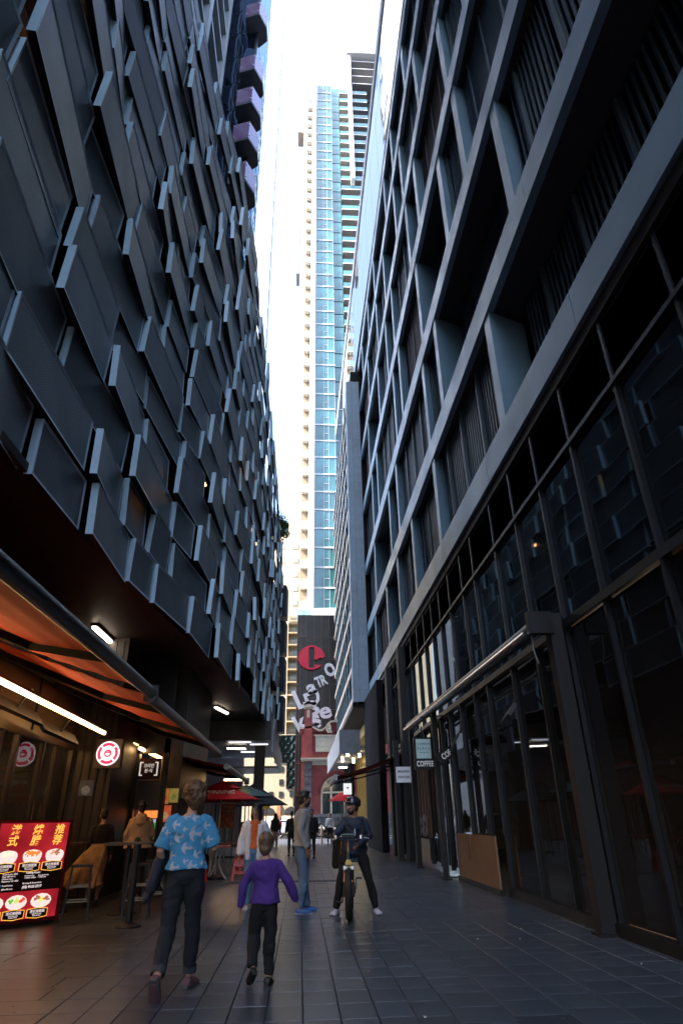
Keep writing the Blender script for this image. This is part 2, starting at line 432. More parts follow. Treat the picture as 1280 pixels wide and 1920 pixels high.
while z < 22.3:
    y = .2 + rnd.uniform(0, 2.0)
    while y < 35.6:
        y1 = min(y + rnd.choice([1.2, 1.6, 2.0, 2.3, 2.6]) * (1 + max(0, y - 14) * .018), 36.0)
        if z + ROWH < lerp(y1, TY, TZ) + .3:
            on = rnd.choice([.03, .05, .10, .17]); of = rnd.uniform(-.06, .01)
            if rnd.random() < .12: on -= .1
            dz0 = rnd.uniform(-.04, .04)
            if rnd.random() > .015 or y < 12:
                plist.append((y, y1, z + dz0, z + dz0 + ROWH + rnd.uniform(-.06, .1), on, of, rnd.uniform(-.05, .05)))
        y = y1 + rnd.choice([.02, .02, .05, .12])
    z += ROWH
def psize(a):
    yc = (a[0] + a[1]) / 2; zc = (a[2] + a[3]) / 2 - 1.36; depth = yc * .89 + zc * .45
    xx = 3.2 / max(depth, 1); vis = yc > 2 and (zc * .89 - yc * .45) / max(depth, 1) < .9 and xx < .6
    return (a[1] - a[0]) / max(depth, 1) ** 2 if vis else 0
plist.sort(key=psize, reverse=True)
far_panels = MB()
for i, a in enumerate(plist): screen_panel(*a, pod if i < 300 else None)
link('distant_screen_panels', far_panels.mesh('distant_screen_panels', [perf_m, rimm, alu_cap, darkmetal], off=pod.location, fix=False), pod, kind='stuff')
# behind the camera side: plain dark wall continues
# bay boxes that stand out at the far corner
for i, z in enumerate((5.6, 7.75, 9.9, 12.1)):
    q = MB(); q.prism([(-1.9, 34.6), (-1.02, 34.8), (-.92, 35.9), (-1.9, 36.4)], 2, z, z + 1.9)
    q.obj('bay_box', mat('dark_blue_cladding', (.03, .037, .046), .45, .3), pod)
# lit car park lamps between panels
for (y, z, l) in ((5.0, 13.2, .5), (5.6, 16.4, .6), (4.4, 10.2, .4), (17.5, 12.0, 2.2), (20.0, 12.0, 2.0), (22.6, 12.0, 1.6), (14.8, 9.8, .3), (19.0, 8.2, .3), (24, 14.2, 1.2)):
    q = MB(); q.bar((bx(y) - .4, y, z), (bx(y + l) - .4, y + l, z), .06, .05)
    q.obj('deck_lamp', lamp_mat('amber_deck_lamp', (1, .42, .12), 3), pod)
# ceiling lamps under the soffit
for (a, b, zz) in (((-4.45, 12.95), (-4.44, 14.4), 5.14), ((-3.17, 23.4), (-2.9, 24.85), 5.14), ((-3.35, 29.6), (-2.55, 29.9), 4.33), ((-4.9, 30.2), (-4.4, 29.6), 4.33)):
    t = thing('ceiling_light', {12.95: 'glowing tube light under the dark overhang above the large orange awning', 23.4: 'small slanted tube light under the overhang right of the long awning bar', 29.6: 'tube light on the soffit just left of the square column', 30.2: 'short tube light under the soffit behind the end of the awning bar'}[a[1]], 'ceiling light', ((a[0] + b[0]) / 2, (a[1] + b[1]) / 2, zz), group='tube lights under the left overhang')
    MB().bar((a[0], a[1], zz), (b[0], b[1], zz), .14, .06).obj('fitting', darkmetal, t)
    MB().bar((a[0], a[1], zz - .055), (b[0], b[1], zz - .055), .085, .05).obj('tube', tube_cool, t)
# column and lower canopy near the lane end
t = thing('square_column', 'dark square column carrying the white edged canopy at the lane end', 'column', (-1.87, 30, 0))
B('shaft', (-2.12, -1.66, 29.8, 30.2, 0, 4.4), mat('dark_column', (.03, .025, .022), .6), t)
B('collar', (-2.16, -1.62, 29.76, 30.24, 0, .12), darkmetal, t)
t = thing('canopy', 'flat grey canopy with three thin light strips behind the square column', 'canopy', (-3.5, 33, 4.4))
q = MB(); q.box(-16, -1.3, 28, 36.2, 4.42, 4.55); q.obj('deck', mat('grey_canopy', (.16, .18, .21), .5), t)
q = MB(); q.box(-1.3, -1.2, 28.0, 41, 3.95, 4.9); q.box(-4.6, -1.3, 36.2, 41, 3.9, 4.0); q.obj('fascia', mat('pale_fascia', (.34, .38, .43), .5), t)
q = MB(); q.box(-16, -1.3, 27.6, 28, 4.4, 5.18); q.obj('beam', darkmetal, t)
for (a, b) in (((-3.15, 28.3, 4.39), (-2.2, 28.3, 4.39)), ((-2.3, 29.2, 4.39), (-1.5, 29.2, 4.39)), ((-3.0, 32.6, 4.39), (-2.3, 32.6, 4.39))):
    MB().bar(a, b, .05, .04).obj('light_strip', lamp_mat('canopy_led', (.9, .9, 1), .4), t)

# ---- concrete tower and mirror tower above the podium
ct = thing('concrete_tower', 'grey concrete framed tower rising behind the screen panels at top left', 'building', (-30, 0, 20))
q = MB(); q.box(-60, -17, -18, 41, 5.5, 76); q.box(-17, -6.2, -18, 23.2, 5.5, 92); q.obj('wall', mat('concrete_shade', (.20, .22, .24), .8, var=.15, vs_=.5), ct)  # wide unseen block added beside the tower to keep sun off the lane end
for i in range(14):
    z = 21 + i * 3.1
    q = MB(); q.box(-6.2, -5.75, -6, 23.1, z, z + .38); q.obj('floor_slab', concrete, ct)
for y in (6, 10, 14, 18, 22.4):
    B('column', (-6.2, -5.7, y, y + .55, 20, 66), concrete, ct)
wf = MB(); wf.box(-6.2, -6.05, 0, 1.7, 0, 1.9); wf.box(-6.04, -6.02, .12, .8, .12, 1.78, 1); wf.box(-6.04, -6.02, .9, 1.58, .12, 1.78, 1)
mirror_pane = glass_mat('mirror_glass', (.5, .6, .75), .12, .03, .05, .5, 1.9, (.55, .7, .95))
wfm = wf.mesh('window', [mat('window_frame_grey', (.25, .27, .3), .5), mirror_pane])
for i in range(12):
    for y in (7.4, 11.4, 15.4, 19.2):
        link('window', wfm, ct, Vector((0, y, 21.7 + i * 3.1)) - Vector(ct.location))
mt = thing('mirror_glass_tower', 'blue mirror glass tower with purple balconies on its corner at top left', 'building', (-6, 26, 0))
q = MB(); q.box(-6.6, -3.95, 24.2, 31, 15, 90); q.obj('wall', mat('tower_core', (.02, .03, .05), .5), mt)
mir2 = glass_mat('tower_mirror', (.3, .4, .6), .05, .03, .11, .45, 2.6, (.45, .62, .95))
pm = MB(); pm.box(0, 1.2, -.03, 0, 0, 3.1); pm = pm.mesh('glass_pane', mir2)
pm2 = MB(); pm2.box(0, .03, 0, 2.1, 0, 3.1); pm2 = pm2.mesh('glass_pane', mir2)
for i in range(19):
    z = 18.1 + i * 3.16
    for x in (-6.4, -5.17): link('glass_pane', pm, mt, Vector((x, 24.19, z)) - Vector(mt.location))
    for y in (24.4, 26.55, 28.7): link('glass_pane', pm2, mt, Vector((-3.94, y, z)) - Vector(mt.location))
B('edge_fin', (-4.04, -3.88, 24.05, 24.3, 16, 90), darkmetal, mt)
purple = mat('purple_glass', (.30, .18, .30), .2, .2, coat=.5)
for k, z in enumerate((34.5, 38.4, 42.2, 46.0, 53.0, 62)):
    b = MB(); b.prism([(-4.75, 23.2), (-3.75, 22.9), (-3.25, 23.8), (-3.25, 24.6), (-3.95, 25.1), (-3.95, 24.2), (-4.75, 24.2)], 2, z, z + .18)
    bo = b.obj('balcony', mat('balcony_soffit', (.10, .11, .12), .7), mt)
    poly = [(-4.75, 23.2), (-3.75, 22.9), (-3.25, 23.8), (-3.25, 24.6), (-3.95, 25.1)]
    for a, c in zip(poly[:-1], poly[1:]):
        q = MB(); q.bar((a[0], a[1], z + .95), (c[0], c[1], z + .95), .03, 1.6)
        o = q.obj('glass_panel', purple, bo)
    q = MB()
    for a, c in zip(poly[:-1], poly[1:]):
        for f in (.1, .9):
            for h in (.45, 1.5): q.ell((a[0] + (c[0] - a[0]) * f, a[1] + (c[1] - a[1]) * f - .03, z + h), (.05, .05, .05), nu=6, nv=4)
    q.obj('clamp', chrome, bo, kind='stuff')

# ---- white glass tower further along on the left
wt = thing('pale_glass_tower', 'very bright white tower edge beyond the purple balconies', 'building', (-14, 66, 0))
q = MB(); q.box(-14, -5.3, 60, 61.8, 0, 210); q.obj('wall', mat('white_cladding', (.85, .87, .9), .5), wt)
q = MB(); q.box(-5.29, -5.2, 60.2, 61.7, 20, 209); q.obj('glass_face', glass_mat('pale_glass', (.9, 1, 1), .75, .05, .02, .3, 1.6), wt)
for i in range(48):
    z = 26 + i * 3.6
    B('mullion', (-5.35, -5.14, 59.93, 60.0, z, z + .25), mat('pale_blue_glass', (.3, .6, .7), .2, .2), wt)

# ---- rooftop tree
tr = thing('rooftop_tree', 'green leafy tree overhanging the far roof edge of the left building', 'tree', (-2.6, 33.6, 15))
MB().tube([(-2.6, 33.6, 15), (-2.45, 33.6, 17), (-2.1, 33.6, 18.2)], [.1, .07, .04]).obj('trunk', mat('bark', (.06, .045, .03), .9), tr, smooth=True)
MB().tube([(-2.45, 33.6, 17), (-1.9, 33.7, 17.6), (-1.45, 33.7, 17.7)], [.04, .03, .015], 5).tube([(-2.45, 33.6, 16.6), (-1.8, 33.5, 16.8), (-1.35, 33.5, 16.7)], [.04, .03, .015], 5).obj('branch', MC['bark'], tr, kind='stuff')
q = MB(); rr = random.Random(3)
for i in range(5200):
    cl = rr.choice([(-2.0, 33.6, 18.0, .55), (-1.5, 33.7, 17.7, .42), (-1.8, 33.6, 17.1, .5), (-1.25, 33.6, 16.9, .3), (-1.7, 33.6, 16.3, .35), (-2.4, 33.7, 17.0, .8), (-1.2, 33.6, 17.45, .22)])
    p = Vector((rr.gauss(0, 1), rr.gauss(0, 1), rr.gauss(0, .8))); p = p.normalized() * cl[3] * 1.35 * rr.random() ** .7
    c = Vector(cl[:3]) + p; a = Vector((rr.uniform(-1, 1), rr.uniform(-1, 1), rr.uniform(-1, 1))).normalized() * .06; b = a.orthogonal().normalized() * .035
    q.add([c - a, c + b, c + a, c - b], [(0, 1, 2, 3)])
link('crown', q.mesh('crown', mat('leaves', (.09, .18, .05), .6, isl=.5), off=tr.location, fix=False), tr, kind='stuff')

# ================================================================== RIGHT PODIUM BUILDING
rp = thing('lattice_podium_building', 'tall dark building on the right with a lattice of grey metal bands and piers', 'building', (8, 15, 0))
XF = 3.9; DEP = .95
bandz = [7.68, 11.2, 15.15, 19.5, 23.75, 27.9, 31.6]
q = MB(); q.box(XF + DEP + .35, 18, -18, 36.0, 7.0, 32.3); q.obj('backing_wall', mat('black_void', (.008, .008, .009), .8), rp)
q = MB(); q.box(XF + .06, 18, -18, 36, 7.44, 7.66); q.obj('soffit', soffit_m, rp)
for z in bandz:
    y = -10.0
    while y < 35.9:
        L = rnd.choice([3.9, 4.3, 4.6]); y1 = min(y + L, 36.0)
        q = MB(); q.box(XF, XF + .16, y + .006, y1 - .006, z, z + .68); q.obj('band', alu, rp)
        y = y1
for z in bandz: B('floor_slab', (XF + .16, XF + DEP + .3, -10, 36, z + .03, z + .65), mat('dark_slab', (.045, .045, .05), .7), rp)
spec = {0: [9.6, 15.6, 19.7, 23.4, 27.0, 31.8], 1: [7.4, 13.8, 15.8, 22.3, 24.7, 30.8], 2: [9.4, 11.4, 15.4, 19.8, 21.5, 28.2, 30.6], 3: [7.6, 9.7, 14.2, 16.1, 20.5, 22.7, 26.1, 31.4],
        4: [8.0, 12.6, 16.3, 18.2, 22.1, 25.4, 30.2], 5: [7, 10.6, 14.2, 17.8, 20.4, 25.6, 29.0, 33]}
louv_cache = {}
lou_m = mat('louvre_blade', (.10, .14, .17), .45, .3)
lou_red = mat('mesh_screen_brown', (.16, .12, .12), .6, .3)
for k in range(6):
    z0 = bandz[k] + .68; z1 = bandz[k + 1]
    ps = [p for p in spec[k]]
    for i, y in enumerate(ps):
        wd = .34
        q = MB(); q.prism([(XF + .03, y), (XF + DEP, y + .35), (XF + DEP, y + .35 + .3), (XF + .03, y + wd)], 2, z0, z1); q.obj('pier', alu, rp)
    edges = [-8] + ps + [35.8]
    for i, (a, b) in enumerate(zip(edges[:-1], edges[1:])):
        a += .36; nn = int((b - a) / .17)
        q = MB()
        st = (i + k) % 3; BD = XF + (.42 if (i * 3 + k) % 4 else .93)
        if st == 2:    # horizontal mesh
            for j in range(int((z1 - z0) / .12)): q.box(BD - .1, BD - .02, a, b, z0 + j * .12, z0 + j * .12 + .05)
            for j in range(int((b - a) / 1.1) + 1): q.box(BD - .14, BD - .1, a + j * 1.1, a + j * 1.1 + .05, z0, z1)
            q.obj('louvre_screen', lou_red if (i + k) % 2 else lou_m, rp, kind='stuff')
        else:
            for j in range(nn): q.box(BD - .12, BD - .01, a + j * .17, a + j * .17 + .05, z0, z1)
            for j in range(int((b - a) / 1.6) + 1): q.box(BD - .2, BD - .1, a + j * 1.6, a + j * 1.6 + .07, z0, z1)
            q.obj('louvre_screen', lou_m, rp, kind='stuff')
# reflective storey block above, with grey coping
UX = lambda y: 4.02 - .0095 * (y - 17)
q = MB(); q.prism([(UX(-18) + .12, -18), (18, -18), (18, 60), (UX(60) + .12, 60)], 2, 32.75, 41.9); q.obj('upper_wall', mat('upper_core', (.03, .04, .05), .5), rp)
upm = glass_mat('sky_mirror_glass', (.6, .75, .9), .1, .02, .02, .35, 4.0, (.9, .96, 1))
y = -8.0
while y < 59:
    for z in (33.05, 36.0, 39.0):
        q = MB(); q.prism([(UX(y), y + .02), (UX(y) + .05, y + .02), (UX(y + 3) + .05, y + 2.98), (UX(y + 3), y + 2.98)], 2, z, z + 2.92); q.obj('glass_pane', upm, rp)
    y += 3
q = MB(); q.prism([(UX(-18) - .05, -18), (UX(-18) + .8, -18), (UX(60) + .8, 60), (UX(60) - .05, 60)], 2, 42.0, 43.3); q.obj('coping', mat('grey_coping', (.5, .52, .55), .5), rp)
B('parapet_cap', (XF - .02, XF + .4, -18, 36, 32.38, 32.5), blackpaint, rp)

# wing at the lane end: panelled end face and lattice side
wg = thing('lattice_wing_block', 'narrow projecting block at the lane end with panelled grey end face and fine lattice side', 'building', (3.4, 37, 7))
WX0, WX1 = 2.95, 3.9
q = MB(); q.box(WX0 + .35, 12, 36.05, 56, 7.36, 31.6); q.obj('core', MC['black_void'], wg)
z = 7.36; i = 0
hts = [.68, 2.55, .68, 2.87, .68, 2.87, .68, 2.87, .68, 2.87, .68, 2.87, .68, 1.6]
for h in hts:
    for (a, b) in ((WX0, WX0 + .4), (WX0 + .4, WX1 - .003)):
        q = MB(); q.box(a + .006, b - .006, 36.0, 36.5, z + .006, z + h - .006); q.obj('cladding_panel', mat('pale_cladding', (.42, .54, .64), .45, .1, var=.08, objvar=.08), wg)
    z += h
ztop = z
q = MB(); q.box(WX0, 12, 36.5, 56, 7.1, 7.35); q.obj('soffit', soffit_m, wg)
q = MB(); q.box(WX0 - .0, WX0 + .02, 36, 36.5, 7.36, ztop); q.obj('edge_trim', alu, wg)
fl = 1.78
zz = 7.36; kk = 0
sunny = mat('sunlit_lattice_metal', (.62, .58, .52), .4, .2)  # cream tone paints warm sunlight into the lattice bands
while zz < ztop - .2:
    q = MB(); q.box(WX0 - .02, WX0 + .33, 36.5, 56, zz, zz + .3); q.obj('band', sunny, wg)
    y = 36.8 + (kk % 2) * 1.1
    while y < 55:
        q = MB(); q.prism([(WX0, y), (WX0 + .34, y + .15), (WX0 + .34, y + .4), (WX0, y + .2)], 2, zz + .3, min(zz + fl, ztop)); q.obj('pier', alu, wg)
        y += 2.3
    zz += fl; kk += 1

# ---- curtain wall at street level: louvre band, glass, mullions
gw = thing('glazed_shop_frontage', 'tall dark glazed frontage with mullions and louvre band under the right hand building', 'shopfront', (4.4, 12, 0))
XG = 4.05
muls = [4.6, 6.05, 7.5, 8.85, 10.15, 11.5, 13.2, 14.3, 15.7, 17.0, 18.2, 19.5, 20.8, 22.2, 23.6, 25, 26.6]
shopglass = glass_mat('dark_shop_glass', (.8, .75, .68), .5, .02, .004, .5, 1.5, (.8, .9, 1))
upglass = glass_mat('dark_upper_glass', (.5, .5, .5), .12, .03, .012, .35, 2.2, (.8, .92, 1))
for y in muls: B('mullion', (XG - .07, XG + .05, y - .03, y + .03, .1, 7.43), mat('mullion_metal', (.028, .032, .038), .4, .6), gw)
B('transom', (XG - .09, XG + .05, -8, 30, 3.9, 4.02), MC['mullion_metal'], gw)
B('transom', (XG - .09, XG + .05, -8, 30, 6.36, 6.43), MC['mullion_metal'], gw)
B('base_plinth', (XG - .12, XG + .06, -8, 13.2, 0, .14), darkmetal, gw)
q = MB()
for j in range(29): q.box(XG - .04, XG + .04, -6, 35.9, 6.46 + j * .033, 6.29 + j * .033 + .012)
q.obj('louvre_band', darkmetal, gw, kind='stuff')
for a, b in zip([-6, 3.2] + muls, [3.2] + muls + [30]):
    if b - a > 6 and a < 0: pass
    q = MB(); q.box(XG, XG + .012, a + .04, b - .04, 4.03, 6.35); q.obj('glass_pane', upglass, gw)
    if b <= 13.3: q = MB(); q.box(XG, XG + .012, a + .04, b - .04, .15, 3.89); q.obj('glass_pane', shopglass, gw)
    elif b < 17.3: q = MB(); q.box(XG, XG + .012, a + .04, b - .04, 1.02, 3.89); q.obj('glass_pane', shopglass, gw)
    else: q = MB(); q.box(XG + .1, XG + .112, a + .04, b - .04, .15, 3.89); q.obj('glass_pane', shopglass, gw)
# pale dado film band across glazing
# interior behind the glass
B('back_wall', (9.2, 9.4, -10, 36, 0, 4), mat('interior_wall', (.10, .08, .065), .7, var=.3), gw)
B('ceiling', (XG + .05, 9.2, -10, 36, 3.98, 4.1), mat('interior_ceiling', (.05, .045, .04), .8), gw)
B('interior_floor', (XG + .06, 9.2, -10, 36, -.02, 0.0), mat('interior_floor', (.06, .055, .05), .4), gw)
B('upper_back', (XG + 1.2, XG + 1.3, -26, 36, 4.1, 7.43), blackpaint, gw)
B('menu_wall', (8.7, 8.8, 14.2, 17.2, 2.1, 3.0), mat('lit_menu_board', (.6, .5, .4), .6, emit=(1, .75, .45), es=.3), gw)
B('menu_wall', (8.7, 8.8, 18.0, 19.4, .9, 2.3), mat('lit_poster_orange', (.5, .2, .05), .6, emit=(1, .3, .05), es=.3), gw)
B('counter', (7.2, 7.8, 13.5, 19, 0, 1.05), mat('counter_wood', (.2, .13, .08), .5), gw)
B('red_wall', (9.0, 9.15, 8.6, 11.0, .8, 2.9), mat('lit_red_wall', (.5, .05, .02), .6, emit=(1, .08, .02), es=.18), gw)
for (x, y, z, l) in ((6.4, 12.2, 3.5, .5), (6.8, 15.2, 3.3, .35), (6.6, 17.2, 3.2, .3), (7.4, 13.6, 3.4, .25), (6.0, 9.0, 3.75, .9)):
    q = MB(); q.bar((x, y, z), (x + .1, y + l, z), .07, .04); q.obj('interior_lamp', lamp_mat('interior_lamp_glow', (1, .78, .5), 8), gw)

# black posts in front
def post(y, x=3.86, wdt=.2, z1=4.15, lab=''):
    t = thing('steel_post', lab, 'post', (x, y, 0))
    B('shaft', (x - wdt / 2, x + wdt / 2, y - wdt / 2, y + wdt / 2, 0, z1), blackpaint, t)
    B('base_plate', (x - wdt / 2 - .05, x + wdt / 2 + .05, y - wdt / 2 - .05, y + wdt / 2 + .05, 0, .03), darkmetal, t)
post(8.95, lab='black square post in front of the glass at the near end of the retracted awning')
post(16.9, 3.55, .13, 3.9, 'slim black post beside the plywood panel')
post(20.9, 3.6, .16, 3.9, 'black post just beyond the hanging coffee sign')
post(24.6, 3.6, .2, 4.0, 'black post at the wall end of the far red awning')
# plywood panel
pl = thing('plywood_panel', 'plain brown plywood panel closing the foot of a shop window', 'panel', (3.85, 15.3, 0))
B('board', (3.83, 3.87, 13.4, 16.7, .1, 1.0), mat('plywood', (.33, .20, .12), .7, var=.12, vs_=1.5), pl)
B('base_trim', (3.80, 3.90, 13.3, 16.75, 0, .1), darkmetal, pl)
B('patch', (3.815, 3.829, 15.3, 15.6, .5, 1.0), mat('plywood_dark', (.26, .15, .09), .7), pl)
# retracted awning cassette, right
ac = thing('retracted_awning', 'rolled up awning cassette with a pale front rail high on the right frontage', 'awning', (3.6, 14, 3.9))
MB().tube([(3.62, 8.9, 3.98), (3.5, 20.6, 4.0)], .12, 12).obj('cassette', mat('awning_casing', (.07, .075, .08), .35, .6), ac, smooth=True)
MB().tube([(3.42, 9.0, 3.86), (3.32, 20.5, 3.9)], .045, 8).obj('front_rail', chrome, ac, smooth=True)
MB().box(3.42, 3.8, 8.8, 8.92, 3.82, 4.16).obj('end_cap', darkmetal, ac)
q = MB(); q.tube([(3.5, 8.95, 3.95), (3.5, 8.97, 3.6), (3.55, 8.98, 3.4)], .012, 5); q.obj('cord', mat('grey_cord', (.3, .3, .3), .6), ac)
# patio heaters (right)
def heater(name_lab, p, q_, tilt, parent_m=darkmetal):
    a = Vector(p); b = Vector(q_); c = (a + b) / 2
    t = thing('patio_heater', name_lab, 'heater', c, group='black panel heaters')
    m = MB(); d = (b - a).normalized(); r = Vector((d.y, -d.x, 0)).normalized()
    up = (Vector((0, 0, 1)) * cos(tilt) + r * sin(tilt))
    m.bar(a, b, .06, .22, up=up); m.obj('panel', parent_m, t)
    m = MB(); m.bar(a + d * .1 - r * .03, b - d * .1 - r * .03, .012, .17, up=up); m.obj('grille', mat('heater_grille', (.05, .05, .05), .5, .6), t)
    m = MB(); m.tube([c, c + r * .2 + Vector((0, 0, .3))], .02, 6); m.obj('bracket', darkmetal, t)
heater('black panel heater slung under the retracted awning near its near end', (3.5, 10.3, 2.95), (3.85, 11.9, 3.0), .6)
heater('black panel heater near the hanging coffee sign', (3.5, 14.4, 2.95), (3.8, 15.9, 3.0), .6)
# signs
sg = thing('coffee_sign', 'black hanging sign with pale blue square reading COMMON PLACE above COFFEE', 'sign', (3.36, 17.5, 2.9))
B('case', (3.06, 3.62, 17.5, 17.62, 2.5, 3.32), blackpaint, sg)
B('lit_face', (3.12, 3.52, 17.48, 17.499, 2.78, 3.27), mat('pale_blue_face', (.3, .42, .47), .4, emit=(.4, .62, .7), es=0.0336), sg)
ink = mat('sign_ink', (.01, .02, .025), .6); whitel = mat('white_lettering', (.75, .77, .8), .5, emit=(.8, .85, .9), es=0.0336)
def facing(x, y, z): return frameM((x, y, z), (1, 0, 0), (0, 0, 1))
def SM(o, x, y, z): return facing(x - o.location[0], y - o.location[1], z - o.location[2])
text('COMMON', .095, ink, sg, SM(sg, 3.32, 17.475, 3.14), xs=.85, sp=1.25)
text('PLACE', .095, ink, sg, SM(sg, 3.32, 17.475, 3.03), xs=.95, sp=1.5)
text('COFFEE BREWERS', .036, ink, sg, SM(sg, 3.32, 17.475, 2.93), xs=.9, sp=1.1)
text('COFFEE', .19, whitel, sg, SM(sg, 3.34, 17.49, 2.64), bold=.004, xs=.66, sp=1.08)
MB().tube([(3.3, 17.56, 3.32), (3.3, 17.56, 3.85), (3.95, 17.56, 3.9)], .02, 6).obj('bracket', darkmetal, sg)
s2 = thing('food_store_sign', 'small white hanging sign reading MANDARIN FOOD STORE', 'sign', (3.3, 21, 2.6))
B('board', (3.05, 3.53, 21.0, 21.08, 2.36, 2.82), mat('white_sign_face', (.5, .53, .6), .5, emit=(.55, .6, .75), es=0.042), s2)
text('MANDARIN', .1, ink, s2, SM(s2, 3.29, 20.995, 2.68), bold=.002, xs=.72)
text('FOOD STORE', .1, ink, s2, SM(s2, 3.29, 20.995, 2.51), bold=.002, xs=.62)
MB().tube([(3.3, 21.04, 2.82), (3.3, 21.04, 3.3), (4, 21.04, 3.35)], .015, 6).obj('bracket', darkmetal, s2)
s3 = thing('tilted_projector_sign', 'small tilted black box sign with part of white letters right of the coffee sign', 'sign', (3.62, 16.2, 2.75))
m = MB(); m.box(-.2, .2, -.04, .04, -.13, .13); o = m.obj('case', blackpaint, s3, world=False, rot=(0, rad(-32), 0))
text('COF', .19, whitel, s3, frameM((.02, -.045, 0), (cos(rad(32)), 0, sin(rad(32))), (-sin(rad(32)), 0, cos(rad(32)))), xs=.7, bold=.004)
MB().tube([(3.62, 16.2, 2.8), (3.7, 16.3, 3.5)], .015, 6).obj('bracket', darkmetal, s3)
# red awning far right
ra = thing('red_awning', 'red fabric awning reaching out over the lane beside the cyclist', 'awning', (3.9, 26, 3.5), group=None)
def sag_sheet(P0, P1, P2, P3, nx=14, ny=10, sag=.06, th=.01, ripple=0.):
    """P0,P1 on wall, P3,P2 at the front bar"""
    q = MB(); P0, P1, P2, P3 = map(Vector, (P0, P1, P2, P3)); vs = []
    for i in range(ny + 1):
        f = i / ny
        for j in range(nx + 1):
            g_ = j / nx; p = P0.lerp(P1, g_).lerp(P3.lerp(P2, g_), f)
            p.z -= sag * 4 * f * (1 - f) + ripple * sin(f * 46 + g_ * 3)
            vs.append(p)
    n1 = nx + 1
    top = [v + Vector((0, 0, th)) for v in vs]
    fs = [(i * n1 + j, i * n1 + j + 1, (i + 1) * n1 + j + 1, (i + 1) * n1 + j) for i in range(ny) for j in range(nx)]
    q.add(vs, [f[::-1] for f in fs]); q.add(top, fs); return q
sag_sheet((3.95, 24.8, 3.62), (3.95, 29.5, 3.62), (1.35, 29.5, 2.78), (1.35, 24.8, 2.78)).obj('canvas', red_canvas, ra, smooth=True)
MB().bar((1.3, 24.7, 2.74), (1.3, 29.6, 2.74), .12, .2).obj('front_bar', mat('grey_bar', (.35, .37, .4), .4, .5), ra)
for y in (25.2, 29): MB().tube([(3.9, y, 3.25), (2.6, y + .1, 2.95), (1.4, y, 2.72)], .03, 6).obj('folding_arm', darkmetal, ra)
MB().tube([(3.9, 24.7, 3.68), (3.9, 29.6, 3.68)], .09, 8).obj('cassette', darkmetal, ra)

# far right shop with lit interior under the wing
ys = thing('lit_corner_shop', 'small shop with golden lit ribbed wall under the projecting wing', 'shopfront', (4, 42, 0))
B('dark_wall', (3.6, 3.9, 30, 36.5, 0, 7.4), core_m, ys); B('dark_wall', (3.6, 3.9, 48, 55, 0, 6.9), core_m, ys)
q = MB(); q.box(4.1, 4.3, 36.5, 48, 0, 6.9); q.obj('gold_wall', mat('gold_ribbed_wall', (.42, .30, .08), .35, .6), ys)
for i in range(30): B('rib', (4.02, 4.1, 36.7 + i * .38, 36.78 + i * .38, 0, 6.2), mat('gold_rib', (.5, .38, .12), .3, .7), ys)
q = MB(); q.box(2.3, 4.1, 37.5, 55, 5.0, 5.12); q.obj('inner_soffit', mat('pale_soffit', (.3, .3, .28), .7), ys)
q = MB(); q.box(2.2, 2.3, 37.4, 55, 4.7, 6.0); q.box(2.2, 3.4, 37.3, 37.4, 4.7, 6.0); q.obj('fascia', MC['pale_fascia'], ys)
for (x, y) in ((2.75, 39), (3.5, 39.5), (2.7, 43), (3.5, 44)):
    q = MB(); q.tube([(x, y, 5.0), (x + .05, y, 4.7)], [.05, .09], 8); q.obj('spotlight', lamp_mat('spot_glow', (1, .8, .45), 3.92), ys)
B('tube_light', (2.7, 3.3, 47, 47.1, 4.6, 4.68), tube_cool, ys)
fs = thing('white_box_sign', 'small white glowing box sign above the cyclist', 'sign', (2.32, 33, 2.7))
B('case', (2.12, 2.52, 33, 33.12, 2.42, 2.92), mat('white_lightbox', (.8, .8, .8), .4, emit=(1, 1, 1), es=.12), fs)
m = MB(); m.prism([(2.25, 2.75), (2.4, 2.75), (2.325, 2.66)], 1, 32.985, 32.999); m.obj('emblem', ink, fs)
ru = thing('red_parasol', 'small part of a red parasol behind the cyclist helmet', 'parasol', (2.2, 34, 0))
MB().lathe([(.7, 2.15), (.45, 2.35), (.05, 2.55)], (2.1, 34, 0), 8).obj('canopy', red_umb, ru)
MB().tube([(2.1, 34, 0), (2.1, 34, 2.5)], .025, 6).obj('pole', darkmetal, ru)

# right frontage beyond the glass: timber-lined shop and dark piers
tl = thing('timber_shop_front', 'narrow shop front with brown slatted posters behind glass beside the coffee sign', 'shopfront', (4.1, 22, 0))
for i in range(7): B('timber_slat', (3.98, 4.03, 20.7 + i * .5, 21.0 + i * .5, .9 if i % 2 else .8, 3.2), mat('warm_timber', (.16, .09, .05), .6), tl)
B('pale_panel', (3.92, 3.96, 20.9, 23.0, .1, .75), mat('pale_timber', (.4, .33, .25), .6), tl)
q = MB()
rr = random.Random(5)
for i in range(40):
    y = 21 + rr.random() * 1.9; z = .78 + rr.random() * .5; q.bar((3.93, y, z), (3.93, y + rr.uniform(-.15, .15), z + rr.uniform(.08, .2)), .012, .03)
q.obj('sketch_print', mat('grey_print', (.4, .38, .42), .6), tl, kind='stuff')
for a in (23.7, 27.4, 31): B('dark_pier', (3.75, 4.04, a, a + .6, 0, 7.43), blackpaint, tl)
q = MB(); q.box(3.96, 4.0, 28.2, 28.9, .3, 2.2); q.obj('orange_glow_panel', mat('orange_lit_panel', (.4, .12, .02), .5, emit=(1, .25, .04), es=0.07), tl)

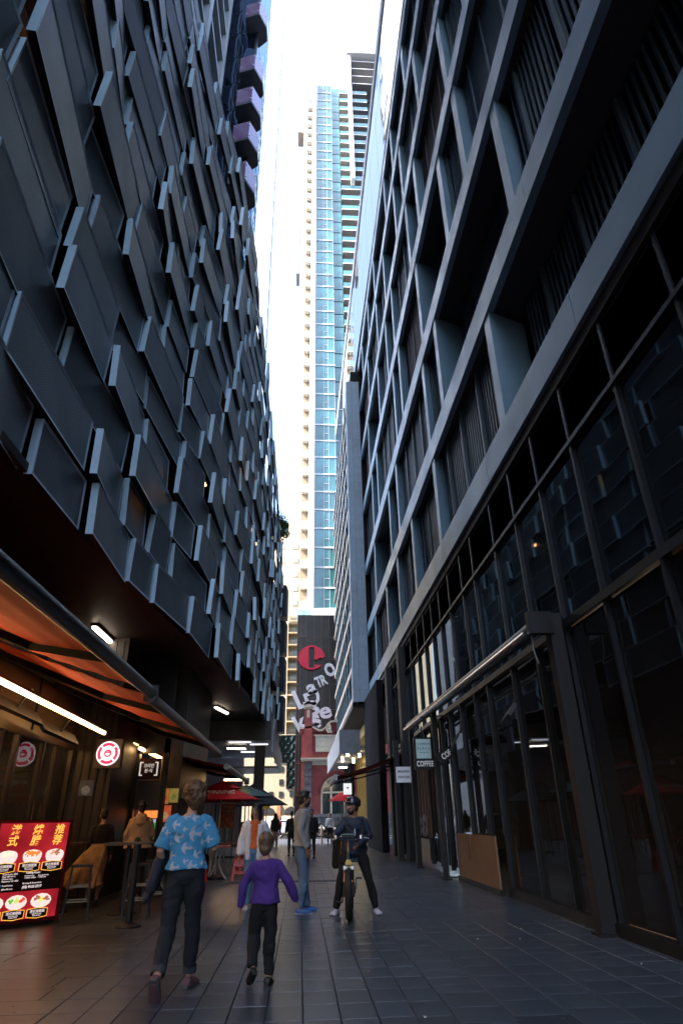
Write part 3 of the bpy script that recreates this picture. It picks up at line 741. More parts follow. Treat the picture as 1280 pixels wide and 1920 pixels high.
# ================================================================== FAR BUILDINGS
# ---- residential tower
TX, TYY = 0, 75
tw = thing('residential_tower', 'tall cyan glass apartment tower with white slab edges closing the view', 'building', (6, 85, 0))
q = MB(); q.box(-.2, 30, 78.2, 100, 24, 143); q.box(8, 30, 78.2, 100, 143, 155); q.obj('core', mat('tower_inner', (.10, .12, .13), .7), tw)
q = MB(); q.box(-.5, .5, 75.6, 78.2, 24.5, 136);  q.obj('side_wall', mat('beige_recess', (.30, .24, .17), .8), tw)
B('white_blade', (.5, 1.3, 74.2, 78.2, 24.5, 143), white_paint, tw)
B('white_blade', (8.0, 8.7, 73.6, 78.2, 110, 152), white_paint, tw)
cy1 = glass_mat('cyan_glass_x', (.3, .6, .6), .15, .05, .05, .4, 2.8, (.35, .68, .78))
cyb = mat('cyan_glass_fill', (.05, .19, .21), .13, .1, var=.45, vs_=.35, spec=1.0, objvar=.3)
frm = mat('window_frame_white', (.6, .65, .67), .4)
# window module (front bay)
def module(w_, h):
    q = MB(); q.box(0, w_, 0, .12, 0, h, 0)
    q2 = MB()
    for xx in (0, w_ * .42, w_ * .66, w_ - .05): q2.box(xx, xx + .05, -.05, -.001, 0, h)
    q2.box(w_ * .42, w_ * .66, -.05, -.001, h * .45, h * .45 + .05)
    return q.mesh('window', [cyb]), q2.mesh('window_frame', [frm])
FH = 2.86
mA, fA = module(3.0, FH - .22)
slab = MB(); slab.box(0, 3.1, -.12, .3, 0, .2); slab = slab.mesh('slab_edge', white_paint)
slab2 = MB(); slab2.box(0, 5.9, -1.2, 1.85, 0, .18); slab2.box(0, 5.9, -1.19, 1.84, -.03, -.001, 1); slab2 = slab2.mesh('balcony_slab', [white_paint, mat('slab_underside', (.20, .19, .18), .8)])
rail = MB(); rail.box(0, 5.9, -1.2, -1.17, .2, 1.15); railm = rail.mesh('balustrade', cyb)
side = MB(); side.box(0, .9, -.6, 1.1, 0, .16); sidem = side.mesh('balcony_slab', mat('beige_slab', (.6, .56, .48), .8))
srail = MB(); srail.box(0, .9, -.6, -.57, .2, 1.1); srm = srail.mesh('balustrade', mat('pale_teal_glass', (.35, .62, .62), .15, .1))
side_w = MB(); side_w.box(0, 1.6, 0, .1, 0, FH - .22); swm = side_w.mesh('window', cyb)
drk = MB(); drk.box(0, 5.9, 0, .1, 0, FH - .3); drk = drk.mesh('balcony_door', mat('dark_recess_glass', (.05, .07, .08), .3))
TL = Vector(tw.location)
for i in range(41):
    z = 25.3 + i * FH; P = lambda x, y, zz: Vector((x, y, zz)) - TL
    sh = 0 if i < 34 else .35
    w_o = link('window', mA, tw, P(1.4 + sh * .2, 75.0, z + .2)); link('window_frame', fA, w_o, (0, 0, 0))
    link('slab_edge', slab, tw, P(1.35, 75.0, z))
    link('window', swm, tw, P(4.45, 75.5, z + .2))
    b_o = link('balcony_slab', slab2, tw, P(6.1, 76.0, z)); link('balustrade', railm, b_o, (0, 0, 0))
    link('balcony_door', drk, tw, P(6.1, 77.2, z + .2))
    if i < 39:
        s_o = link('balcony_slab', sidem, tw, P(-.42, 75.4, z)); link('balustrade', srm, s_o, (0, 0, 0))
for i in range(5):
    z = 25.3 + (41 + i) * FH
    if z < 153:
        link('balcony_slab', slab2, tw, P(8.9, 75.4, z)); link('balcony_door', drk, tw, P(8.9, 77.9, z + .2))
B('roof_cap', (7.8, 16, 73.2, 79, 152.6, 154.6), mat('roof_grey', (.5, .5, .5), .7), tw)
B('grey_pod', (-2.4, -1.3, 75.2, 78.2, 126, 137), mat('grey_pod_panel', (.4, .36, .3), .8), tw)
B('grey_pod', (-2.0, -1.5, 75.4, 78.2, 86, 100), mat('grey_pod_panel2', (.28, .28, .3), .8), tw)
B('white_soffit', (.9, 6, 73.8, 78.2, 24.1, 25.0), white_paint, tw)
q = MB(); q.prism([(2.9, 24.1), (5.2, 24.1), (5.2, 18.4)], 1, 73.9, 74.6); q.obj('white_fin', white_paint, tw)
for x in (-.75, .12): B('podium_balustrade', (x, x + .82, 69.6, 69.65, 22.2, 23.6), MC['pale_teal_glass'], tw)

# ---- black gridded wall building with giant lettering
bb = thing('black_tiled_building', 'black panelled building wall with a brown grid carrying giant letters', 'building', (3, 67, 0))
q = MB(); q.box(-.6, 14, 66.3, 76, 0, 21.9); q.obj('wall', mat('black_wall', (.02, .018, .016), .4), bb)
blk = mat('black_tile', (.035, .03, .026), .3, .2, var=.4, vs_=.6, objvar=.4)
xs_ = [-.6, -.25, .42, 1.25, 2.05, 2.9, 3.8, 4.7, 5.6]; zs_ = [3.5, 6.4, 9.1, 11.6, 14.2, 16.8, 19.3, 21.8]
for a, b in zip(xs_[:-1], xs_[1:]):
    for c, d in zip(zs_[:-1], zs_[1:]):
        B('tile', (a + .03, b - .03, 66.1, 66.3, c + .03, d - .03), blk, bb)
q = MB()
for a in xs_: q.box(a - .02, a + .02, 66.07, 66.25, 3.5, 21.8)
for c in zs_: q.box(-.6, 5.6, 66.06, 66.24, c - .02, c + .02)
q.obj('grid_trim', mat('brown_trim', (.20, .15, .10), .5), bb)
redl = mat('red_letter', (.75, .03, .07), .4); whl = mat('white_letter', (.8, .84, .88), .5)
def giant(s, size, m, x, z, ang, bold, xs, lab, y=65.9, dep=.07):
    t = thing('giant_letter', lab, 'letter', (x, y, z), group='giant letters on the black wall')
    M = Matrix.Rotation(rad(90), 4, 'X'); R_ = Matrix.Rotation(rad(ang), 4, 'Y')
    text(s, size, m, t, R_ @ M, 'letter_face', bold, xs, dep)
def giant_e():
    t = thing('giant_letter', 'giant red letter e high on the black gridded wall', 'letter', (.98, 65.85, 17.0), group='giant letters on the black wall')
    R_, q = 1.38, MB(); N = 40
    # outer disc with tall slot and cut mouth, built as a ring of quads
    outer = [(1.42 * cos(a) , 1.3 * sin(a)) for a in [rad(8 + 312 * i / N) for i in range(N + 1)]]
    inner = [(.30 * (1 if abs(cos(a)) > .5 else abs(cos(a)) * 2) * (1 if cos(a) > 0 else -1) * (1 if True else 1), max(-1.12, min(1.12, 1.2 * sin(a)))) for a in [rad(8 + 312 * i / N) for i in range(N + 1)]]
    vs = []
    for y in (-.12, .12):
        vs += [(p[0], y, p[1]) for p in outer] + [(p[0], y, p[1]) for p in inner]
    n1 = N + 1; fs = []
    for i in range(N):
        fs += [(i, i + 1, n1 + i + 1, n1 + i), (2 * n1 + i, 3 * n1 + i, 3 * n1 + i + 1, 2 * n1 + i + 1), (i, 2 * n1 + i, 2 * n1 + i + 1, i + 1), (n1 + i, n1 + i + 1, 3 * n1 + i + 1, 3 * n1 + i)]
    q.add(vs, fs); q.prism([(.28, .15), (1.42, .18), (1.25, -.1), (.9, .0), (.55, -.25), (.28, -.2)], 1, -.12, .12)
    q.obj('letter_face', redl, t, world=False)
giant_e()
giant('L', 2.82, whl, -.15, 12.6, -25, .05, 1.1, 'giant white letter L leaning at the left edge of the black wall')
giant('a', 2.14, whl, .95, 13.8, -22, .06, 1.1, 'giant white letter a beside the leaning L')
giant('T', 1.52, whl, 1.75, 14.35, -22, .05, .7, 'giant white letter T right of the letter a')
giant('R', 1.52, whl, 2.25, 14.55, -22, .05, .7, 'giant white letter R right of the letter T')
giant('o', 2.93, whl, 2.85, 15.9, -25, .05, .75, 'giant white letter o upper right under the red letter')
giant('D', 2.14, whl, 1.0, 12.7, 70, .07, 1.0, 'giant white letter D turned on its side below the letter a')
giant('B', 2.14, whl, 1.0, 11.6, -15, .08, 1.3, 'giant white letter B in the middle of the letter heap')
giant('e', 2.25, whl, 2.4, 11.4, -15, .06, 1.2, 'giant white letter e at the lower right of the letter heap')
giant('s', 2.02, whl, 1.4, 10.6, -20, .07, 1.3, 'giant white letter s low in the letter heap')
giant('r', 2.02, whl, 1.3, 9.9, 10, .08, 1.4, 'giant white letter r just above the brick parapet')
giant('k', 2.25, whl, -.2, 10.2, -30, .06, 1.1, 'giant white letter k behind the brick pinnacle')

# ---- red brick building with arched window
rb = thing('red_brick_building', 'old red brick building with cream cornice and arched window at the lane end', 'building', (4, 64, 0))
q = MB(); q.box(1.45, 12, 60.25, 66, 0, 8.5)
q.obj('wall', brick_red, rb)
cream_s = mat('cream_stone', (.62, .58, .48), .7, var=.08)
# facade in front of wall with arched opening
AX, AZ, AR = 3.35, 3.35, 1.55
q = MB(); n = 24; outer = []
face_pts = [(.05, 1.7), (.05, 8.3), (12, 8.3), (12, 1.7)]
arc = [(AX + AR * cos(pi - pi * i / n), AZ + AR * sin(pi - pi * i / n)) for i in range(n + 1)]
# left strip
q.box(.0, AX - AR, 60.0, 60.25, 1.75, 8.6)
vs = []; fs = []
for i, (a, c) in enumerate(arc):
    vs += [(a, 60.0, c), (a, 60.0, 8.6), (a, 60.25, c), (a, 60.25, 8.6)]
for i in range(n):
    k = i * 4; fs += [(k, k + 4, k + 5, k + 1), (k, k + 2, k + 6, k + 4)]
q.add(vs, fs)
q.box(AX + AR, 12, 60.0, 60.25, 1.75, 8.6)
q.obj('brick_front', brick_red, rb)
q = MB(); q.box(.28, .98, 59.8, 60.0, 0, 10.7); q.obj('pilaster', brick_red, rb, label='brick pier rising to a small pinnacle')
q = MB(); q.box(.2, 1.08, 59.7, 60.3, 10.7, 10.85); q.prism([(.14, 10.85), (1.14, 10.85), (1.0, 11.0), (.64, 11.15), (.28, 11.0)], 1, 59.65, 60.35); q.box(.5, .76, 59.72, 59.8, 9.9, 10.6); q.obj('pinnacle_cap', cream_s, rb)
q = MB()   # curved parapet coping
pts = [(-.2, 8.9), (.28, 8.9), (1.0, 9.0), (1.3, 8.85), (1.6, 8.7), (1.9, 8.7), (2.2, 8.9), (2.45, 9.25), (2.75, 9.45), (3.1, 9.5), (3.6, 9.5), (4.4, 9.2)]
for a, b in zip(pts[:-1], pts[1:]):
    q.add([(a[0], 59.8, a[1]), (b[0], 59.8, b[1]), (b[0], 59.8, b[1] + .17), (a[0], 59.8, a[1] + .17), (a[0], 60.3, a[1]), (b[0], 60.3, b[1]), (b[0], 60.3, b[1] + .17), (a[0], 60.3, a[1] + .17)],
          [(0, 1, 2, 3), (4, 7, 6, 5), (3, 2, 6, 7), (0, 4, 5, 1), (0, 3, 7, 4), (1, 5, 6, 2)])
q.obj('parapet_coping', cream_s, rb)
q = MB()
for a, b in zip(pts[:-1], pts[1:]):
    q.add([(a[0], 60.0, 8.5), (b[0], 60.0, 8.5), (b[0], 60.0, b[1]), (a[0], 60.0, a[1]), (a[0], 60.2, 8.5), (b[0], 60.2, 8.5), (b[0], 60.2, b[1]), (a[0], 60.2, a[1])], [(0, 1, 2, 3), (4, 7, 6, 5)])
q.obj('parapet', brick_red, rb)
q = MB(); rr = random.Random(9)
for i in range(16): q.ell((2.6 + rr.uniform(-.22, .22), 59.85, 8.95 + rr.uniform(-.38, .35)), (.11, .09, .13), nu=8, nv=5)
q.obj('carved_ornament', cream_s, rb, smooth=True)
q = MB(); q.box(-.05, 12, 59.55, 60.0, 6.22, 6.36); q.box(0, 12, 59.68, 60.0, 6.08, 6.22); q.box(.95, 12, 59.85, 60.0, 5.75, 6.08); q.obj('cornice', cream_s, rb)
for i in range(14): B('dentil', (1.1 + i * .3, 1.22 + i * .3, 59.76, 59.85, 5.85, 6.05), cream_s, rb)
q = MB(); q.box(1.3, 3.9, 59.9, 60.0, 6.9, 8.25); q.box(1.2, 4.0, 59.85, 60.0, 8.25, 8.37); q.obj('blank_sign_panel', mat('cream_board', (.62, .62, .52), .6), rb)
for i in range(14):
    z = 1.8 + i * .3
    B('stone_block', (.27, .97, 59.66 + (i % 2) * .03, 59.8, z + .01, z + .29), bluestone, rb)
B('plinth', (.0, 12, 59.6, 60.2, 1.5, 1.74), bluestone, rb)
for r in range(3):
    x = .0 - (r % 2) * .5
    while x < 8:
        B('stone_block', (max(x, 0) + .012, x + 1.1 - .012, 59.62 + rnd.uniform(0, .05), 60.2, r * .5 + .012, r * .5 + .49), bluestone, rb); x += 1.1
# arched window
aw = MB()
for i in range(n):
    a0 = pi - pi * i / n; a1 = pi - pi * (i + 1) / n
    for r0, r1 in ((AR - .16, AR + .0),):
        P4 = [(AX + r * cos(a), AZ + r * sin(a)) for r, a in ((r0, a0), (r1, a0), (r1, a1), (r0, a1))]
        aw.add([(p[0], 59.97, p[1]) for p in P4] + [(p[0], 60.15, p[1]) for p in P4], [(0, 1, 2, 3), (0, 3, 7, 4), (1, 5, 6, 2)])
aw.box(AX - AR, AX - AR + .15, 59.97, 60.15, 1.75, AZ); aw.box(AX + AR - .15, AX + AR, 59.97, 60.15, 1.75, AZ)
aw.box(AX - AR, AX + AR, 59.97, 60.15, AZ + .05, AZ + .19)
for dx in (-.62, .62): aw.box(AX + dx - .08, AX + dx + .08, 59.98, 60.15, 1.75, AZ + 1.35)
awo = aw.obj('window_frame', mat('cream_frame', (.66, .62, .5), .5), rb)
B('window_pane', (AX - AR, AX + AR, 60.18, 60.2, 1.75, AZ + AR), mat('dark_teal_pane', (.02, .05, .06), .1, spec=.8), awo)
q = MB()
for i in range(n):
    a0 = pi - pi * i / n; a1 = pi - pi * (i + 1) / n
    P4 = [(AX + r * cos(a), AZ + r * sin(a)) for r, a in ((AR, a0), (AR + .28, a0), (AR + .28, a1), (AR, a1))]
    q.add([(p[0], 59.93, p[1]) for p in P4] + [(p[0], 60.0, p[1]) for p in P4], [(0, 1, 2, 3), (1, 5, 6, 2), (0, 3, 7, 4)])
q.obj('arch_moulding', mat('dark_red_brick', (.20, .045, .045), .8), rb)

# ---- cream building behind, left of the black wall
cb = thing('cream_apartment_building', 'sunlit cream apartment building with recessed balconies between the towers', 'building', (-3, 82, 0))
q = MB(); q.box(-9, -1.95, 80, 92, 3, 38.5); q.box(-1.95, -.3, 81.4, 92, 3, 27); q.box(-1.95, -.0, 80, 92, 25, 38.5); q.box(-9, 0, 80, 92, 3, 6.0)
q.obj('wall', cream, cb)
for i in range(12):
    z = 7.4 + i * 1.62
    b_ = B('balcony', (-1.93, -.35, 79.9, 81.3, z, z + .16), mat('tan_slab', (.5, .38, .24), .8), cb)
    q = MB()
    for j in range(14): q.box(-1.92 + j * .115, -1.90 + j * .115, 79.9, 79.93, z + .16, z + .68)
    q.box(-1.93, -.35, 79.89, 79.94, z + .66, z + .7); q.obj('railing', mat('grey_rail', (.2, .2, .18), .5, .5), b_, kind='stuff')
    B('balcony_window', (-1.6, -.6, 81.32, 81.38, z + .3, z + 1.4), mat('pale_window', (.32, .42, .42), .2), cb)
wm = MB(); wm.box(0, .8, -.06, .02, 0, .8, 0); wm.box(.05, .37, -.075, -.06, .05, .75, 1); wm.box(.43, .75, -.075, -.06, .05, .75, 1); wm = wm.mesh('window', [white_paint, mat('blueish_window', (.35, .5, .55), .2)])
for i in range(5):
    link('window', wm, cb, Vector((-1.6, 79.99, 27.5 + i * 2.1)) - Vector(cb.location)); link('window', wm, cb, Vector((-3.6, 79.99, 27.5 + i * 2.1)) - Vector(cb.location))
B('roof_pavilion', (-2.3, -.6, 80.5, 84, 38.5, 42.5), mat('cream_pavilion', (.72, .62, .42), .8), cb)
q = MB(); q.box(-2.4, -.5, 79.9, 79.95, 39.4, 39.45)
for j in range(7): q.box(-2.4 + j * .3, -2.37 + j * .3, 79.9, 79.95, 38.5, 39.4)
q.obj('roof_railing', MC['grey_rail'], cb, kind='stuff')

# lower: cream hotel with dark mirror glass
hb = thing('glass_corner_building', 'lower cream building with dark reflective window grid above shopfronts', 'building', (-2, 72, 0))
q = MB(); q.box(-7, -.8, 72, 79, 0, 6.7); q.box(-7, -1.75, 72, 79, 6.7, 8.2); q.obj('wall', mat('beige_wall', (.55, .46, .33), .8, var=.1), hb)
gm = MB(); gm.box(0, .62, -.05, 0, 0, .86); gm = gm.mesh('glass_pane', glass_mat('dark_grid_glass', (.2, .3, .35), .1, .04, .06, 1.2, 2.3, (.5, .68, .75)))
HL = Vector(hb.location)
for i in range(4):
    for j in range(6):
        if i < 2 and j < 3: continue
        link('glass_pane', gm, hb, Vector((-2.9 + i * .66, 71.9, 4.35 + j * .9)) - HL)
q = MB(); q.box(-2.95, -.25, 71.96, 71.99, 6.9, 9.8); q.box(-1.6, -.25, 71.96, 71.99, 4.3, 7.0); q.obj('window_backing', mat('dark_grid_frame', (.03, .04, .045), .4), hb)
wq = MB(); wq.box(0, .45, -.06, 0, 0, .55); wq = wq.mesh('window', mat('small_dark_window', (.04, .05, .055), .2))
for (x, z) in ((-2.35, 6.0), (-2.35, 4.7), (-2.35, 3.5), (-1.2, 3.55), (-3.4, 3.5)): link('window', wq, hb, Vector((x, 71.99, z)) - HL)
for x0 in (-3.4, -1.0):
    q = MB(); q.prism([(x0 - .75, 1.9), (x0 - .55, 2.35), (x0, 2.6), (x0 + .55, 2.35), (x0 + .75, 1.9)], 1, 71.2, 72); o = q.obj('awning', mat('charcoal_awning', (.03, .03, .035), .8), hb)
for x0 in (-4.2, -2.5, -.5): B('brick_pier', (x0, x0 + .4, 71.8, 72, 0, 2.9), mat('orange_brick', (.42, .2, .11), .8, var=.2, bump=.4, bs=8), hb)
B('lit_shop_window', (-4, -2.55, 71.95, 71.99, .4, 1.7), mat('bright_shop', (.8, .7, .55), .5, emit=(1, .85, .65), es=0.224), hb)
B('lit_shop_window', (-2.0, -.6, 71.95, 71.99, .4, 1.7), MC['bright_shop'], hb)

# ---- striped feature wall and stair at the back left
sw = thing('striped_feature_wall', 'purple grey wall with white vertical stripes and arches behind the red parasol', 'wall', (-8, 42, 0))
q = MB(); q.box(-14, -3.6, 41, 41.4, 0, 5.1); q.obj('wall', mat('mauve_wall', (.2, .17, .19), .7), sw)
for i in range(26): B('white_stripe', (-13 + i * .36, -12.9 + i * .36, 40.94, 41, .3, 2.7 if i % 5 else 4.6), mat('stripe_white', (.25, .26, .26), .6), sw)
for i in range(9): MB().ring((-12.2 + i * .8, 40.95, 2.9), .26, .05, 'y', 20, 6).obj('arch_ring', MC['stripe_white'], sw)

# ================================================================== LEFT GROUND FLOOR
XL = -4.85
ls = thing('noodle_shop_front', 'dark bronze framed restaurant front with glass doors under the big orange awning', 'shopfront', (-5, 10, 0))
B('upper_fascia', (XL - .1, XL, -6, 14.2, 2.85, 5.17), bronze, ls)
for y in (3, 5.2, 7.4, 9.6, 11.8): B('fascia_rib', (XL, XL + .03, y, y + .06, 2.85, 5.17), darkmetal, ls)
B('door_head', (XL - .08, XL + .05, -6, 14.2, 2.74, 2.85), bronze, ls)
dp = [3.0, 4.4, 5.8, 7.2, 8.4, 9.55, 10.7, 11.35, 12.5, 13.2, 14.1]
shopg2 = glass_mat('restaurant_glass', (.9, .85, .8), .85, .02, .01, 1.0, 1.25)
for y in dp: B('door_post', (XL - .03, XL + .03, y - .04, y + .04, 0, 2.74), mat('dark_bronze_post', (.03, .022, .016), .4, .4), ls)
for a, b in zip(dp[:-1], dp[1:]):
    B('glass_pane', (XL - .012, XL, a + .05, b - .05, .12, 2.74), shopg2, ls)
    B('kick_plate', (XL - .05, XL + .02, a + .05, b - .05, 0, .12), darkmetal, ls)
for y in (12.35, 12.65): MB().tube([(XL + .1, y, .9), (XL + .1, y, 1.7)], .015, 6).obj('door_handle', chrome, ls)
B('interior_back_wall', (-9.4, -9.2, -6, 16, 0, 3.2), mat('warm_room_wall', (.5, .3, .14), .7, var=.3), ls)
B('interior_floor', (-9.2, XL - .05, -6, 16, -.01, .01), mat('room_floor', (.12, .07, .04), .4), ls)
B('interior_ceiling', (-9.2, XL - .1, -6, 16, 3.2, 3.3), MC['dark_soffit'], ls)
B('partition', (-9.2, XL - .1, 14.1, 14.2, 0, 3.2), MC['warm_room_wall'], ls)
for (x, y) in ((-6.5, 6), (-6.6, 9.5), (-6.5, 12.5), (-8.3, 11)):
    MB().lathe([(.02, .18), (.05, .16), (.14, 0)], (x, y, 2.6), 12).obj('pendant_lamp', lamp_mat('pendant_glow', (1, .55, .2), 9), ls)
for i, (y, z, cc) in enumerate(((12.9, 1.7, (.7, .25, .06)), (12.0, 1.2, (.6, .35, .1)), (10.6, 1.9, (.75, .3, .08)), (13.4, 1.0, (.6, .4, .2)))):
    B('lit_framed_print', (-9.19, -9.15, y, y + .7, z, z + .6), mat('print_%d' % i, cc, .6, var=.6, vs_=6, emit=cc, es=.35), ls)  # emission puts warm room light into the prints, they are no lamps
for i, (x, z, w_, h_, cc) in enumerate(((-5.15, 1.9, .5, .55, (.75, .25, .05)), (-5.15, 1.2, .5, .6, (.7, .45, .15)), (-6.1, 1.8, .6, .6, (.6, .12, .04)), (-7.1, 1.5, .7, .8, (.7, .35, .1)))):
    B('lit_framed_print', (x - w_, x, 14.05, 14.09, z, z + h_), mat('wall_print_%d' % i, cc, .6, var=.7, vs_=7, emit=cc, es=.4), ls)  # partition prints glow too, so the room looks lit through the glass
for (x, y, z) in ((-5.6, 13.2, 2.95), (-6.6, 12.6, 2.95), (-5.6, 10.4, 2.95)):
    MB().tube([(x, y, z), (x + .1, y + .12, z - .16)], .05, 8).obj('track_light', lamp_mat('track_glow', (1, .6, .25), 40), ls)
MB().bar((-5.7, 13.3, .95), (-5.2, 13.6, .55), .04, .3).bar((-5.75, 13.6, 1.25), (-5.2, 13.6, 1.0), .04, .05).obj('red_stair_rail', mat('red_rail', (.6, .05, .02), .5, emit=(1, .06, .02), es=.06), ls)
# table, chairs and counter hints inside
for (x, y) in ((-6.2, 8.2), (-6.4, 10.8), (-6.0, 12.6)):
    B('dining_table', (x - .35, x + .35, y - .35, y + .35, .72, .75), mat('dark_wood', (.08, .04, .025), .5), ls)
    B('table_leg', (x - .03, x + .03, y - .03, y + .03, 0.01, .72), darkmetal, ls)
q = MB()
for (x, y) in ((-6.9, 8.2), (-5.6, 10.8), (-6.9, 12.6)): q.box(x - .2, x + .2, y - .2, y + .2, .42, .46); q.box(x - .2, x - .16, y - .2, y + .2, .46, .9); [q.box(x + sx * .17 - .015, x + sx * .17 + .015, y + sy * .17 - .015, y + sy * .17 + .015, 0.01, .42) for sx in (-1, 1) for sy in (-1, 1)]
q.obj('dining_chair', mat('red_chair', (.4, .03, .01), .5), ls, kind='stuff')

s2f = thing('korean_stall_front', 'dark stall front with glowing round sign, menu posters and lit drinks fridge', 'shopfront', (-4, 16, 0))
q = MB(); q.box(XL, -4.0, 14.15, 14.4, 0, 5.17); q.box(-4.25, -4.0, 14.4, 16.2, 0, 5.17); q.obj('dark_return_wall', mat('dark_timber_wall', (.03, .022, .018), .5, var=.3), s2f)
for i in range(5): B('wall_batten', (-4.82 + i * .17, -4.78 + i * .17, 14.13, 14.15, 0, 5.1), darkmetal, s2f)
q = MB(); q.box(-4.0, -3.92, 16.1, 16.3, 0, 3.0); q.box(-3.34, -3.24, 16.1, 16.3, 0, 3.2); q.box(-4.0, -3.24, 16.1, 16.3, 2.85, 5.17); q.obj('stall_frame', darkmetal, s2f)
B('stall_counter', (-3.9, -3.35, 16.15, 16.4, 0, 1.0), mat('stall_counter_dark', (.05, .03, .02), .5), s2f)
B('rear_wall', (-4.0, -3.3, 17.6, 17.7, 0, 3), mat('stall_rear', (.12, .07, .04), .6), s2f)
B('roller_panel', (-3.9, -3.34, 16.2, 16.22, 1.62, 2.25), mat('smoky_panel', (.06, .055, .05), .3), s2f)
B('orange_lintel', (-3.9, -3.36, 16.6, 16.65, 1.44, 1.6), mat('orange_lit_strip', (.6, .2, .05), .5, emit=(1, .25, .05), es=0.196), s2f)
fr_ = B('fridge', (-3.88, -3.36, 17.2, 17.55, .5, 1.42), mat('fridge_glow', (.4, .45, .5), .3, emit=(.6, .75, 1), es=0.07), s2f)
rr = random.Random(2)
for sh in range(3):
    for j in range(6):
        cc = rr.choice([(.6, .05, .03), (.1, .2, .6), (.7, .6, .1), (.7, .7, .7), (.1, .45, .15)])
        MB().tube([(-3.84 + j * .08, 17.15, .62 + sh * .27), (-3.84 + j * .08, 17.15, .80 + sh * .27)], .028, 8).obj('drink_bottle', mat('bottle_%d%d%d' % tuple(int(c * 9) for c in cc), cc, .3, emit=cc, es=.07), fr_)
q = MB(); q.box(-3.55, -3.05, 17.0, 17.1, 0, 5.17); q.box(-3.15, -3.05, 17.1, 21.5, 0, 5.17); q.obj('side_wall', MC['dark_timber_wall'], s2f)
def poster(lab, x0, x1, y, z0, z1, c, c2, txt=None, par=None):
    t = thing('poster', lab, 'poster', ((x0 + x1) / 2, y, z0), group=None)
    B('sheet', (x0, x1, y - .01, y, z0, z1), mat('poster_' + str(len(MC)), c, .6, var=.35, vs_=9, emit=c, es=.07), t)
    w = x1 - x0; h = z1 - z0
    q = MB(); q.lathe([(w * .3, 0), (w * .28, .003)], (0, 0, 0), 16); o = q.obj('dish_print', mat('poster_' + str(len(MC)), c2, .6, var=.5, vs_=20, emit=c2, es=.06), t, world=False, loc=(0, -.012, h * .38), rot=(rad(90), 0, 0))
    if txt:
        for i, s_ in enumerate(txt): text(s_, h * .11, mat('poster_ink', (.7, .6, .45), .6), t, facing(0, -.014, h * (.86 - i * .12)), xs=.8, depth=.001)
    return t
poster('orange poster with a red bowl on the stall wall, upper left one', -3.5, -3.29, 16.985, 1.75, 2.1, (.5, .22, .05), (.6, .05, .02), ['CO'])
poster('green and yellow poster at upper right of the stall wall', -3.28, -3.06, 16.985, 1.78, 2.1, (.35, .3, .08), (.2, .25, .05), ['MENU'])
poster('red edged price list poster below the other two', -3.5, -3.2, 16.985, 1.35, 1.72, (.6, .12, .05), (.6, .4, .2))
poster('dark wall poster with camera outline left of the stall', -4.6, -4.3, 14.12, 1.85, 2.15, (.03, .03, .03), (.12, .12, .12))
# round glowing sign
rs = thing('round_lightbox_sign', 'glowing round white sign with red ring on a dark square box', 'sign', (-4.0, 14.5, 2.64))
B('case', (-4.27, -3.73, 13.75, 13.9, 2.36, 2.92), mat('brown_case', (.06, .045, .04), .5), rs)
def disc(name, r0, r1, y, m, par, ce=(0, 0, 0), arc_=(0, 360), n=40):
    q = MB(); vs = []; k = int(n * (arc_[1] - arc_[0]) / 360) + 1
    for i in range(k + 1):
        a = rad(arc_[0] + (arc_[1] - arc_[0]) * i / k)
        for r in (r0, r1): vs += [(ce[0] + r * cos(a), y, ce[2] + r * sin(a)), (ce[0] + r * cos(a), y + .01, ce[2] + r * sin(a))]
    fs = []
    for i in range(k): j = i * 4; fs += [(j, j + 4, j + 6, j + 2), (j + 2, j + 6, j + 7, j + 3)]
    q.add(vs, fs); return q.obj(name, m, par, world=False)
wg_ = mat('sign_white_glow', (.7, .7, .7), .4, emit=(1, .93, .95), es=.22); rg_ = mat('sign_red_glow', (.6, .02, .08), .4, emit=(.9, .02, .10), es=.16)
disc('face', .001, .235, -.76, wg_, rs)
for a in ((50, 130), (140, 220), (230, 310), (320, 400)): disc('red_arc', .150, .205, -.775, rg_, rs, arc_=a)
disc('red_hub', .001, .075, -.775, rg_, rs); disc('hub_bowl', .001, .045, -.79, wg_, rs, arc_=(180, 360)); 
text('~', .08, wg_, rs, facing(0, -.79, .03))
# korean sign
ks = thing('korean_sign', 'small dark red sign with white brackets and Korean letters', 'sign', (-3.62, 16.0, 2.5))
B('case', (-3.87, -3.37, 15.9, 16.05, 2.26, 2.72), mat('maroon_case', (.06, .012, .01), .5), ks)
wl2 = mat('white_glow_letters', (.8, .8, .75), .5, emit=(1, .95, .85), es=.09)
text('코리안', .095, wl2, ks, facing(0, -.11, .05), bold=.001, xs=.95)
text('분·식', .095, wl2, ks, facing(0, -.11, -.06), bold=.001, xs=.95)
text('[', .34, wl2, ks, facing(-.19, -.11, .01), xs=1.0); text(']', .34, wl2, ks, facing(.19, -.11, .01), xs=1.0)

